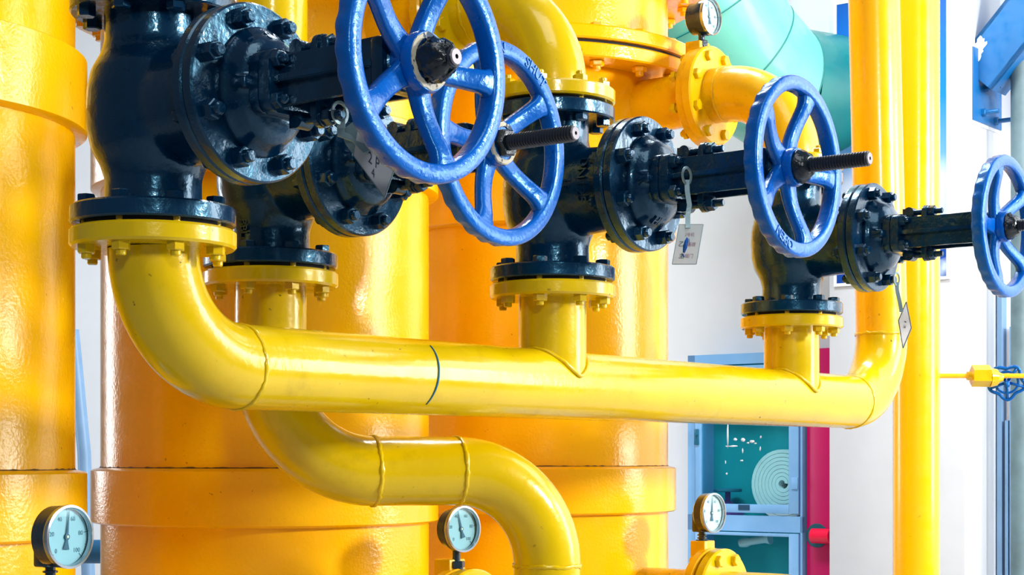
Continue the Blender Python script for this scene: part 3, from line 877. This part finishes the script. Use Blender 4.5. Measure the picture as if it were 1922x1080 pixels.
S_AZ = ROT
def on_nozzle(key, s, z):
    x, d = TANKS[key]; return P(x, d, z) + Sx * s
ga = Vector((-.7245, 2.77, 0))
make_gauge('steel-rimmed pressure gauge in front of the left edge tank, lowest of the gauges', P(-.733, 2.77, -.128), R(-31), .0515, 84, 'case', 'dial', depth=.042, stem_len=.052)
make_gauge('pressure gauge with white rim tucked under the S-shaped pipe', P(-.1135, 3.598, -.150), R(-45), .0485, 105, 'case', 'dial', depth=.034, fins=False, back_r=.041, stem_len=.045)
make_gauge('pale pressure gauge in front of the blue glazed cabinet', P(.507, 4.398, -.142), R(-42), .0515, 88, 'caseolive', 'dialpale', depth=.036, stem_len=.044)
make_gauge('pressure gauge at the top before the sea green duct', P(*[(TANKS['far'][0] + .793 * (UPS + .012)), TANKS['far'][1] - .609 * (UPS + .012)], 1.140), R(-38), .0475, 100, 'case', 'dialpale', depth=.046, fins=False, back_r=.041, stem_len=.038)

# ------------------------------------------------------------------ hanging tags
def valve_point(n, s, h, z):
    return P(*VX[n], V_Z + z) + Sx * s + Hx * h

def tag_plate(name, label, corners, thick, mat, rim=None, strap=None, strap_w=.010, marks=None, group=None, ring=None):
    """sheet metal tag given by its corners (tl, tr, br, bl); strap = list of points from the bolt to the plate"""
    c = sum(corners, Vector()) / 4
    root = empty(name, label, 'tag', c, 0, group)
    n = (corners[1] - corners[0]).cross(corners[3] - corners[0]).normalized()
    if n.y > 0: n = -n
    q = [p - c for p in corners]
    bm = bmesh.new()
    va = [bm.verts.new(p + n * thick / 2) for p in q]; vb = [bm.verts.new(p - n * thick / 2) for p in q]
    bm.faces.new(va); bm.faces.new(list(reversed(vb)))
    for i in range(4): bm.faces.new((va[i], vb[i], vb[(i + 1) % 4], va[(i + 1) % 4]))
    link('plate', to_mesh(name + '_plate', bm, mat), root)
    if rim:
        bm = bmesh.new()
        for i in range(4): sweep(bm, [q[i], q[i].lerp(q[(i + 1) % 4], .5), q[(i + 1) % 4]], rim[1], 8)
        link('rim', to_mesh(name + '_rim', bm, rim[0]), root)
    if strap:
        bm = bmesh.new(); sweep(bm, [p - c for p in strap], 1.0, sect=[(strap_w / 2, .0008), (-strap_w / 2, .0008), (-strap_w / 2, -.0008), (strap_w / 2, -.0008)])
        link('strap', to_mesh(name + '_strap', bm, 'strap', 30), root)
    if ring:
        bm = bmesh.new(); lathe(bm, [(.0125, -.0012), (.0172, -.0012), (.0172, .0012), (.0125, .0012), (.0125, -.0012)], 28, axis_mat(Sx, ring - c), cap=False)
        link('washer', to_mesh(name + '_washer', bm, 'strap'), root)
    if marks:
        u = (q[1] - q[0]); v = (q[3] - q[0])
        for body, size, cu, cv, ink, rot in marks:
            bm = bmesh.new(); un = u.normalized(); vn = -(v - un * v.dot(un)).normalized()
            o3 = q[0] + u * cu + v * cv + n * (thick / 2 + .0008)
            cr, sr = math.cos(rot), math.sin(rot)
            sh = v.normalized()
            add_text(bm, body, size, .0001, lambda w: o3 + un * (w[0] * cr - w[1] * sr) - sh * (w[0] * sr + w[1] * cr) + n * w[2])
            link('writing', to_mesh('tag_writing', bm, ink, 0), root)
    return root, c, n, q

def px(x, y, d):
    """point seen at photo position (x, y) at distance d"""
    return P((x - 961) / F * d, d, (860 - y) / F * d)

# tag on the nearest valve: rigid bent sheet turned sideways
d = 2.36
TAG1 = tag_plate('valve_tag', 'scratched bare steel tag hanging under the nearest valve', [px(676, 218, d + .01), px(745, 303, d - .02), px(722, 371, d - .0157), px(664, 292, d + .01)], .0016, 'steel',
          rim=('strap', .0010), strap=[px(640, 214, 2.40), px(640, 232, 2.395), px(640, 252, 2.385), px(668, 262, 2.372), px(690, 285, 2.352)], strap_w=.012,
          marks=[('4', .018, .42, .28, 'darkink', .3), ('2', .020, .40, .62, 'darkink', .2), ('P', .020, .58, .55, 'darkink', .2), ('4', .016, .52, .86, 'darkink', .3)], group='metal tags hanging from valves',
          ring=px(638, 212, 2.395))
fl = [px(640, 246, 2.395), px(676, 218, 2.37), px(664, 292, 2.37), px(648, 270, 2.39)]
bm = bmesh.new(); fc = TAG1[1]
fa = [bm.verts.new(p - fc) for p in fl]; fb_ = [bm.verts.new(p - fc + Vector((0, .0014, 0))) for p in fl]
bm.faces.new(fa); bm.faces.new(list(reversed(fb_)))
for i in range(4): bm.faces.new((fa[i], fb_[i], fb_[(i + 1) % 4], fa[(i + 1) % 4]))
o = link('flap', to_mesh('tag_flap', bm, 'strap'), TAG1[0]); o['label'] = 'bent corner of the steel tag'
d3 = 3.15
r3, c3, n3, q3 = tag_plate('valve_tag', 'pale metal tag with a blue paint smear hanging from the DN125 valve', [px(1275, 422, d3 + .01), px(1320, 422, d3 - .01), px(1307, 496, d3 - .01), px(1262, 496, d3 + .01)], .0016, 'tagwhite',
          rim=('strap', .0009), strap=[px(1289, 338, 3.165), px(1290, 360, 3.16), px(1294, 385, 3.155), px(1291, 405, 3.151), px(1291, 428, d3 - .0012)], strap_w=.009,
          marks=[('2号机', .0075, .52, .26, 'redink', 0), ('乙', .011, .24, .50, 'darkink', 0), ('烟碳', .0085, .66, .51, 'redink', 0), ('主', .011, .34, .80, 'darkink', 0), ('烟门', .0085, .64, .80, 'redink', 0)],
          group='metal tags hanging from valves', ring=px(1289, 330, 3.166))
bm = bmesh.new()
uu, vv = q3[1] - q3[0], q3[3] - q3[0]
for poly in ([(.42, .32), (.49, .36), (.52, .46), (.50, .60), (.44, .72), (.36, .70), (.33, .56), (.35, .42)], [(.36, .73), (.46, .80), (.44, .84), (.37, .78)], [(.51, .36), (.53, .36), (.60, .52), (.57, .53)]):
    f = [bm.verts.new(q3[0] + uu * a + vv * b_ + n3 * .0011) for a, b_ in poly]
    g = [bm.verts.new(v.co + n3 * .0004) for v in f]
    bm.faces.new(g); bm.faces.new(list(reversed(f)))
    for i in range(len(f)): bm.faces.new((f[i], f[(i + 1) % len(f)], g[(i + 1) % len(f)], g[i]))
o = link('paint_smear', to_mesh('paint_smear', bm, 'blueink', 0), r3); o['label'] = 'smear of bright blue paint'
d4 = 4.0
tag_plate('valve_tag', 'white tag with dark rim hanging corner up from the farthest valve', [px(1701, 567, d4 + .01), px(1710.5, 616, d4 - .005), px(1695, 654, d4 - .01), px(1686.5, 602, d4 + .005)], .0016, 'white',
          rim=('tagedge', .0013), strap=[px(1683, 530, 4.0), px(1684, 546, 4.0), px(1689, 568, 4.0), px(1692, 586, 4.0)], strap_w=.009,
          marks=[('13', .017, .5, .5, 'darkink', -.9)], group='metal tags hanging from valves', ring=px(1683, 524, 4.0))

# ------------------------------------------------------------------ second vertical pipe with needle valve
vp = empty('vertical_pipe', 'tall plain yellow pipe, right one of the pair before the blue poster', 'pipe', P(1.257, 5.30, -CAMZ))
bm = bmesh.new(); sweep(bm, [(0, 0, 0), (0, 0, 1.4), (0, 0, 3.2)], .0715, 48); link('pipe', to_mesh('tall_pipe', bm, 'pipe2'), vp)
nv_base = px(1762, 706, 5.28)
nv = empty('needle_valve', 'small yellow needle valve with a blue lobed handwheel on a thin line', 'valve', nv_base)
def nl(x, y, d=5.28): return px(x, y, d) - nv_base
bm = bmesh.new(); sweep(bm, [nl(1752, 706), nl(1790, 706), nl(1822, 706)], .0075, 16); sweep(bm, [nl(1868, 706), nl(1895, 706), nl(1975, 706)], .0075, 16)
link('tube', to_mesh('thin_tube', bm, 'pipe2'), nv)
bm = bmesh.new(); lathe(bm, [(0, 0), (.014, 0), (.014, .018), (0, .018)], 12, axis_mat((1, 0, 0), nl(1815, 706)), cap=False)
hexprism(bm, .034, 0, .058, axis_mat((1, 0, 0), nl(1824, 706)) @ Matrix.Rotation(R(0), 4, 'Z'))
lathe(bm, [(0, 0), (.031, 0), (.026, .022), (.017, .028), (.012, .04), (0, .04)], 20, axis_mat((1, 0, 0), nl(1858, 709)), cap=False)
link('body', to_mesh('needle_valve_body', bm, 'pipe'), nv)
bm = bmesh.new(); wc = nl(1890, 722); wn = Vector((.25, .9, .25)).normalized(); wm = axis_mat(wn, wc + wn * .03)
ringp = [wm @ Vector(((.050 + .006 * math.cos(5 * 2 * PI * k / 60)) * math.cos(2 * PI * k / 60), (.050 + .006 * math.cos(5 * 2 * PI * k / 60)) * math.sin(2 * PI * k / 60), 0)) for k in range(61)]
sweep(bm, ringp, .0055, 8, cap=False)
ringq = [wm @ Vector((.034 * math.cos(2 * PI * k / 40), .034 * math.sin(2 * PI * k / 40), 0)) for k in range(41)]
for k in range(5):
    a = 2 * PI * k / 5; sweep(bm, [wm @ Vector((.006 * math.cos(a), .006 * math.sin(a), 0)), wm @ Vector((.03 * math.cos(a), .03 * math.sin(a), 0)), wm @ Vector((.054 * math.cos(a), .054 * math.sin(a), 0))], .005, 8)
sweep(bm, ringq, .004, 8, cap=False)
sweep(bm, [wc - wn * .01, wc + wn * .02, wc + wn * .034], .009, 12)
link('handwheel', to_mesh('lobed_handwheel', bm, 'blue', 0), nv)

# ------------------------------------------------------------------ room
W0 = Vector((1.029, 7.5, 0))
def Wp(u, off, z):
    """u along the back wall (towards the right, nearer), off out from the wall, z above camera height"""
    return Vector((W0.x + Sx.x * u - Hx.x * off, W0.y + Sx.y * u - Hx.y * off, CAMZ + z))
WM = Matrix.Translation((W0.x, W0.y, CAMZ)) @ Matrix.Rotation(ROT, 4, 'Z')    # local x = along wall, -y = out of wall
def struct(name, bm, mats, mat=None):
    o = link(name, to_mesh(name, bm, mats), None, mat); o['kind'] = 'structure'; return o
def ux(x, off=0):
    """u on a plane parallel to the wall, off out from it, at photo column x"""
    k = (x - 961) / F; X, D = W0.x - Hx.x * off, W0.y - Hx.y * off
    return (k * D - X) / (Sx.x - k * Sx.y)
def dz(u, off, y):
    D = W0.y - Hx.y * off + Sx.y * u
    return (860 - y) / F * D
bm = bmesh.new(); box(bm, (-9, 0, -CAMZ), (4.3, .2, 4.2)); struct('wall_back', bm, 'wall', WM)
bm = bmesh.new(); box(bm, (-9, -9, -CAMZ - .1), (9, 14, -CAMZ)); struct('floor', bm, 'floor', Matrix.Translation((0, 0, CAMZ)))
COFF = .35
u0, u1 = ux(1556, COFF), ux(1812, COFF)
bm = bmesh.new(); box(bm, (u0, -COFF, -CAMZ), (u1, .05, 4.2), bevel=.006); struct('wall_column', bm, 'column', WM)
# poster on the column
pu0, pu1 = ux(1572, COFF), ux(1778, COFF)
pz0, pz1 = dz(pu0, COFF, 533), dz(pu0, COFF, 10)
po = empty('poster', 'tall blue sky poster with pale border fixed behind the twin yellow pipes', 'poster', Wp((pu0 + pu1) / 2, COFF + .004, pz0), ROT)
pw = (pu1 - pu0) / 2
bm = bmesh.new(); box(bm, (-pw, -.004, 0), (pw, .003, pz1 - pz0)); link('print', to_mesh('poster_print', bm, 'poster'), po)
bm = bmesh.new()
for lo, hi in (((-pw - .012, -.006, -.012), (-pw, .003, pz1 - pz0 + .012)), ((pw, -.006, -.012), (pw + .012, .003, pz1 - pz0 + .012)), ((-pw, -.006, -.012), (pw, .003, 0)), ((-pw, -.006, pz1 - pz0), (pw, .003, pz1 - pz0 + .012))): box(bm, lo, hi)
link('border', to_mesh('poster_border', bm, 'white'), po)

# fire hose cabinet
CO = .20
cu0, cu1 = ux(1291, CO), ux(1506, CO)
cz1 = dz(cu0, CO, 668); cz0 = -CAMZ + .25
cab = empty('fire_hose_cabinet', 'light blue glazed cabinet with a rolled hose inside, against the white wall', 'cabinet', Wp((cu0 + cu1) / 2, 0, cz0), ROT)
cw = (cu1 - cu0) / 2; ch = cz1 - cz0
def cx_(x, off=CO): return ux(x, off) - (cu0 + cu1) / 2
def cy_(y, x=1400, off=CO): return dz(ux(x, off), off, y) - cz0
bm = bmesh.new()
for lo, hi in (((-cw, -CO + .02, 0), (-cw + .02, 0, ch)), ((cw - .02, -CO + .02, 0), (cw, 0, ch)), ((-cw, -CO + .02, ch - .02), (cw, 0, ch)), ((-cw, -CO + .02, 0), (cw, 0, .02))): box(bm, lo, hi)
zs = cy_(985)
# front frame: stiles, head, middle rail
for lo, hi in (((-cw, -CO, 0), (cx_(1304), -CO + .02, ch)), ((cx_(1502), -CO, 0), (cw, -CO + .02, ch)), ((-cw, -CO, ch - .045), (cw, -CO + .02, ch)), ((-cw, -CO, cy_(998)), (cw, -CO + .02, cy_(968)))): box(bm, lo, hi)
link('carcass', to_mesh('cabinet_carcass', bm, 'cabinet'), cab)
bm = bmesh.new(); box(bm, (-cw + .02, -.012, .02), (cw - .02, -.002, ch - .02)); box(bm, (-cw + .02, -CO + .03, zs - .01), (cw - .02, -.002, zs + .008))
link('back_panel', to_mesh('cabinet_back', bm, 'cabin'), cab)
def cab_door(y_top, y_bot, gy0, gy1, x0=1306, x1=1500, gx0=1317, gx1=1482, nm='door'):
    bm = bmesh.new(); a, b_ = cx_(x0), cx_(x1); g0, g1 = cx_(gx0), cx_(gx1)
    zt = ch - .052 if y_top is None else cy_(y_top); zb = max(.02, cy_(y_bot)); h0 = max(.06, cy_(gy1)); h1 = zt - .05 if gy0 is None else cy_(gy0)
    for lo, hi in (((a, -CO - .008, zb), (g0, -CO + .012, zt)), ((g1, -CO - .008, zb), (b_, -CO + .012, zt)), ((g0, -CO - .008, h1), (g1, -CO + .012, zt)), ((g0, -CO - .008, zb), (g1, -CO + .012, h0))): box(bm, lo, hi, bevel=.002)
    dr = link(nm, to_mesh('cabinet_door', bm, 'cabinet'), cab)
    bm = bmesh.new(); box(bm, (g0, -CO, h0), (g1, -CO + .004, h1)); link('glass_pane', to_mesh('cabinet_pane', bm, 'pane'), dr)
    return dr
d1 = cab_door(None, 963, None, 947)
d2 = cab_door(1000, 1400, 1006, 1390)
bm = bmesh.new(); box(bm, (cx_(1306), -CO - .016, cy_(835)), (cx_(1314), -CO - .006, cy_(805)), bevel=.002)
lathe(bm, [(0, 0), (.008, 0), (.006, .014), (0, .014)], 12, Matrix.Translation((cx_(1311), -CO - .012, cy_(815))) @ axis_mat((0, -1, 0)), cap=False)
link('latch', to_mesh('cabinet_latch', bm, 'tealdark'), d1)
bm = bmesh.new(); box(bm, (cx_(1488), -CO - .014, cy_(918)), (cx_(1500), -CO - .006, cy_(896)), bevel=.002); link('hinge', to_mesh('cabinet_hinge', bm, 'cabinet'), d1)
bm = bmesh.new(); box(bm, (cx_(1388), -CO - .011, cy_(958)), (cx_(1409), -CO - .007, cy_(948))); o = link('sticker', to_mesh('cabinet_sticker', bm, 'tagedge'), d1); o['label'] = 'small dark sticker under the glass'
bm = bmesh.new(); rnd = random.Random(11)
for (x, y, w, h_) in ((1366, 815, 4, 58), (1375, 838, 22, 4), (1380, 825, 9, 8), (1395, 826, 10, 9), (1411, 829, 11, 7), (1428, 821, 4, 6), (1427, 843, 3, 12), (1394, 847, 3, 14), (1392, 865, 8, 4), (1364, 838, 5, 3), (1364, 890, 5, 5), (1362, 868, 2, 8), (1404, 832, 5, 4), (1418, 833, 6, 4)):
    n = 9; pts = []
    for k in range(n):
        a = 2 * PI * k / n; q = rnd.uniform(.6, 1)
        pts.append((cx_(x + w / 2 * math.cos(a) * q), cy_(y + h_ / 2 * math.sin(a) * q)))
    bm = bmesh.new(); prism(bm, pts, CO, CO + .0012, Matrix(((1, 0, 0, 0), (0, 0, -1, 0), (0, 1, 0, 0), (0, 0, 0, 1))))
    link('sticker_residue', to_mesh('sticker_residue', bm, 'white', 0), d1)
# rolled hose
hc = Vector((cx_(1476, .10), -.10, cy_(908, 1476, .10)))
bm = bmesh.new(); pts = []
for k in range(300):
    a = k / 299 * 2 * PI * 8; r = .018 + .0165 * a / (2 * PI)
    pts.append(hc + Vector((r * math.cos(a), 0, r * math.sin(a))))
sweep(bm, pts, 1, sect=[(.0074, .035), (-.0074, .035), (-.0074, -.035), (.0074, -.035)])
bx0 = cx_(1482, .10) + .02
for v in bm.verts: v.co.x = min(v.co.x, cw - .03); v.co.z = max(v.co.z, zs + .012)
hs = link('rolled_hose', to_mesh('rolled_hose', bm, 'hose', 40), None, Matrix.Translation(Wp((cu0 + cu1) / 2, 0, cz0)) @ Matrix.Rotation(ROT, 4, 'Z'))
tag(hs, 'pale canvas fire hose rolled in a coil behind the cabinet glass', 'hose')
hv = empty('hydrant_valve', 'small violet valve with flat wheel beside the rolled hose behind glass', 'valve', Wp(ux(1366, .1), .10, cz0 + zs + .008), ROT)
bm = bmesh.new(); lathe(bm, [(0, 0), (.030, 0), (.036, .02), (.036, .06), (.02, .085), (.012, .09), (.012, .13), (0, .13)], 24, cap=False); sweep(bm, [(0, 0, .04), (.03, 0, .04), (.065, 0, .04)], .026, 18)
link('body', to_mesh('hydrant_body', bm, 'violet'), hv)
bm = bmesh.new(); disc(bm, .062, .128, .142, .003, 32); link('handwheel', to_mesh('hydrant_wheel', bm, 'tealdark'), hv)
hl = link('nozzle', None or (lambda b: (lathe(b, [(0, 0), (.018, 0), (.022, .03), (.016, .05), (.016, .12), (.026, .15), (0, .15)], 20, axis_mat((.9, 0, .15)), cap=False), to_mesh('hose_nozzle', b, 'white'))[1])(bmesh.new()), None, Matrix.Translation(Wp(ux(1385, .1), .08, cz0 + max(.02, cy_(1020, 1385, .08)))) @ Matrix.Rotation(ROT, 4, 'Z'))
tag(hl, 'pale hose nozzle on the lower shelf behind the cabinet glass', 'nozzle')
# crimson panel at the right of the cabinet
ru0, ru1 = ux(1514, .18), ux(1600, .18)
rz1 = dz(ru0, .18, 655)
rp = empty('hydrant_housing', 'tall crimson painted housing between the blue cabinet and the white column', 'fire equipment', Wp((ru0 + ru1) / 2, 0, -CAMZ), ROT)
rw = (min(ru1, u0 - .002) - ru0) / 2; rc = ru0 + rw - (ru0 + ru1) / 2
bm = bmesh.new(); box(bm, (rc - rw, -.18, 0), (rc + rw, 0, CAMZ + rz1), bevel=.004); link('shell', to_mesh('crimson_shell', bm, 'red'), rp)
oz = CAMZ + dz(ux(1541, .18), .18, 1006); ox = ux(1534, .18) - (ru0 + ru1) / 2
bm = bmesh.new(); disc(bm, .050, .18, .184, .001, 28, Matrix.Translation((ox, 0, oz)) @ axis_mat((0, -1, 0))); link('opening', to_mesh('outlet_opening', bm, 'navyflat'), rp)
bm = bmesh.new(); sweep(bm, [(ox - .005, -.215, oz), (ox + .02, -.215, oz), (ox + .08, -.215, oz)], .031, 24); sweep(bm, [(ox + .01, -.178, oz), (ox + .01, -.20, oz), (ox + .01, -.22, oz)], .02, 16)
link('outlet', to_mesh('red_outlet', bm, 'redshine'), rp)

# green insulated duct: a mitred bend above, running into the wall on the right
def lob(c, ax, r, n=40):
    m = axis_mat(ax, c); return [m @ Vector((r * math.cos(2 * PI * k / n), r * math.sin(2 * PI * k / n), 0)) for k in range(n)]
GD = 6.75
gax = (Hx * .55 + Vector((.83, 0, 0))).normalized()
ge = px(1555, 180, GD + .15); gs = px(1463, 168, GD)
gax = (Hx * .45 + Sx * .9).normalized()
gr = .245
duct = empty('insulated_duct', 'large sea green insulated duct with mitred bend above the white wall', 'duct', gs)
end = gs + (px(1590, 186, GD + .20) - gs)
bm = bmesh.new(); dirx = (end - gs).normalized(); sweep(bm, [gs - gs, (end - gs) * .5, (end - gs)], gr, 56); link('run', to_mesh('duct_run', bm, 'greenshade', 50), duct)
# mitred bend: five straight gores turning up and away to the left
ang = [26, 44, 60, 80]; fac = [1, 1.1, 1.18, 1.22, 1.22]; p = Vector((0, 0, 0)); left = -dirx; pts = [Vector((0, 0, 0))]
for a in ang:
    dvec = (left * math.cos(R(a)) + ZUP * math.sin(R(a))).normalized()
    p = p + dvec * (.24 if a < 80 else 1.2); pts.append(p.copy())
bm = bmesh.new(); rings = []
nseg = 56; side = dirx.cross(ZUP).normalized()
for i, q in enumerate(pts):
    t0 = (pts[i] - pts[i - 1]).normalized() if i else -dirx
    t1 = (pts[i + 1] - pts[i]).normalized() if i < len(pts) - 1 else t0
    t = (t0 + t1).normalized(); nn = side.cross(t).normalized(); k_ = 1 / max(.5, t.dot(t0))
    rings.append([bm.verts.new(q + side * gr * fac[i] * math.cos(2 * PI * k / nseg) + nn * gr * fac[i] * k_ * math.sin(2 * PI * k / nseg)) for k in range(nseg)])
loops = [[v.co.copy() for v in rg] for rg in rings]
for a, b_ in zip(rings, rings[1:]):
    for k in range(nseg): bm.faces.new((a[k], a[(k + 1) % nseg], b_[(k + 1) % nseg], b_[k]))
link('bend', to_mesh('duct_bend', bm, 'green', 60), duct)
bm = bmesh.new()
for lp in loops[:-1]: sweep(bm, lp + [lp[0]], .0035, 6, cap=False)
link('seams', to_mesh('duct_seams', bm, 'seam', 0), duct)

# blue bracket on the right side of the column
def Cp(x, y, z): return Vector((x, y, z))
bb_u = u1; 
def side_v(x):
    """offset out from the wall on the column's right side at photo column x"""
    lo, hi = 0, COFF
    for _ in range(40):
        mid = (lo + hi) / 2; q = Wp(u1, mid, 0)
        if 961 + q.x / q.y * F > x: lo = mid
        else: hi = mid
    return (lo + hi) / 2
def side_z(x, y):
    q = Wp(u1, side_v(x), 0); return (860 - y) / F * q.y
v0, v1 = side_v(1821), side_v(1874)
zb = side_z(1848, 236); ztop = side_z(1830, 92)
br = empty('wall_bracket', 'blue steel bracket plate with a diagonal brace on the white column side', 'bracket', Wp(u1, (v0 + v1) / 2, (zb + ztop) / 2), ROT)
hz = (ztop - zb) / 2; hw = (v0 - v1) / 2
bm = bmesh.new(); box(bm, (0, -hw, -hz), (.014, hw, hz), bevel=.002); link('plate', to_mesh('bracket_plate', bm, 'bracket'), br)
bm = bmesh.new(); box(bm, (-.001, -hw - .012, -hz - .012), (.008, hw + .012, hz + .012)); o = link('paint_edge', to_mesh('bracket_paint_edge', bm, 'white'), br); o['label'] = 'white paint line round the plate'
bm = bmesh.new(); da = R(47)
bx = Matrix.Translation((.0, -.02, .035)) @ Matrix.Rotation(-da, 4, 'Y')
box(bm, (.0, -.075, -.085), (1.5, -.060, .10), bx); box(bm, (.0, -.075, -.085), (1.5, .075, -.070), bx); box(bm, (0, -.075, .085), (1.5, .075, .10), bx)
link('brace', to_mesh('bracket_brace', bm, 'bracket'), br)
bm = bmesh.new()
_pr = random.Random(4); _pts = []
for k in range(34):
    a_ = 2 * PI * k / 34; q = _pr.uniform(.62, 1.0)
    _pts.append((.075 + .062 * math.cos(a_) * q + .03 * math.sin(a_), .058 + .036 * math.sin(a_) * q))
prism(bm, _pts, .0752, .0764, bx @ Matrix(((1, 0, 0, 0), (0, 0, -1, 0), (0, 1, 0, 0), (0, 0, 0, 1))))
o = link('bare_patch', to_mesh('bracket_bare_patch', bm, 'white', 0), br); o['label'] = 'white patch where the blue paint has flaked'
for q in ((-.055, -hz * .72), (.07, -hz * .82), (-.03, .0)):
    bm = bmesh.new(); lathe(bm, [(0, 0), (.009, 0), (.009, .07), (0, .07)], 12, Matrix.Translation((.01, q[0], q[1])) @ MX, cap=False); hexprism(bm, .016, .004, .02, Matrix.Translation((.01, q[0], q[1])) @ MX)
    link('bolt', to_mesh('bracket_bolt', bm, 'bracket'), br)
# the grey pipe and the window frame at the right edge
gp = link('drain_pipe', (lambda b: (sweep(b, [(0, 0, 0), (0, 0, 2), (0, 0, 4.4)], .034, 24), to_mesh('drain_pipe', b, 'grime'))[1])(bmesh.new()), None, Matrix.Translation(px(1914, 860, 6.58) - ZUP * CAMZ))
tag(gp, 'grey green vertical pipe at the right edge of the photo', 'pipe')
bm = bmesh.new(); box(bm, (ux(1871, .05), -.05, -CAMZ), (ux(1880, .05), .02, dz(ux(1875), 0, 540))); box(bm, (ux(1893, .05), -.04, -CAMZ), (ux(1904, .05), .02, dz(ux(1895), 0, 615))); box(bm, (ux(1886, .05), -.05, -CAMZ), (ux(1890, .05), .02, dz(ux(1895), 0, 790)))
struct('window_1', bm, 'frame', WM)
# far blue pipe and dark post seen in the gap at the left
fb = link('horizontal_pipe', (lambda b: (sweep(b, [(-.16, 0, 0), (0, 0, 0), (.3, 0, 0)], .042, 24), to_mesh('far_blue_pipe', b, 'bluepipe'))[1])(bmesh.new()), None, Matrix.Translation(px(170, 1036, 6.0)))
tag(fb, 'short dark blue pipe seen in the gap right of the lowest gauge', 'pipe')
ls = link('leaning_post', (lambda b: (sweep(b, [px(136, 620, 7.5), px(158, 850, 7.5), px(168, 1150, 7.5)], .03, 12), to_mesh('leaning_post', b, 'frame'))[1])(bmesh.new()), None)
tag(ls, 'slim blue grey post leaning in the gap between the two left tanks', 'post')

# ------------------------------------------------------------------ light
def area(name, loc, target, sx, sy, power, col=(1, 1, 1)):
    l = bpy.data.lights.new(name, 'AREA'); l.shape = 'RECTANGLE'; l.size = sx; l.size_y = sy; l.energy = power; l.color = col
    o = bpy.data.objects.new(name, l); C.objects.link(o); o.location = loc
    o.rotation_euler = (Vector(target) - Vector(loc)).to_track_quat('-Z', 'Y').to_euler(); return o
# tall window bank on the right, another behind on the left, roof light over the aisle, lamp high on the right
area('window_light_right', (4.6, 2.0, 2.95), (-.2, 3.6, 1.5), .5, .6, 310, (1, .98, .95))
area('lamp_front', (1.0, -3.0, 3.5), (-.2, 3.6, 1.4), .6, .6, 110, (1, .99, .96))
area('window_light_bank', (5.2, 4.1, 2.2), (0, 3.6, 1.7), 1.5, 2.2, 150, (.94, .97, 1))
area('window_light_left', (-5.5, 7.5, 2.6), (-1.4, 7.4, 1.7), 1.6, 3.0, 140, (.9, .95, 1))
area('roof_light', (.6, 1.2, 5.4), (0, 4.2, 1.2), 2.0, 2.0, 60, (.93, .97, 1))
area('wall_fill_light', (.1, 5.2, 4.8), (1.4, 7.3, 1.0), 1.8, .8, 215, (.93, .97, 1))  # added fill, only there to brighten the back wall
area('window_light_far_right', (3.2, 4.4, 3.4), (1.0, 7.3, 1.4), 2.0, 2.0, 65, (.93, .97, 1))
w = bpy.data.worlds.new('world'); bpy.context.scene.world = w; w.use_nodes = True
w.node_tree.nodes['Background'].inputs[0].default_value = (.82, .90, 1, 1); w.node_tree.nodes['Background'].inputs[1].default_value = .19

# ------------------------------------------------------------------ camera
cam = bpy.data.cameras.new('camera'); co = bpy.data.objects.new('camera', cam); C.objects.link(co)
co.location = (0, 0, CAMZ); co.rotation_euler = (PI / 2, 0, 0)
cam.sensor_width = 36; cam.lens = F / 1922 * 36; cam.shift_y = (860 - 540) / 1922; cam.clip_start = .05
sc = bpy.context.scene; sc.camera = co
sc.view_settings.view_transform = 'Standard'; sc.view_settings.look = 'None'; sc.view_settings.gamma = 1; sc.view_settings.exposure = -.22
sc.view_settings.use_curve_mapping = False
sc.cycles.use_denoising = True
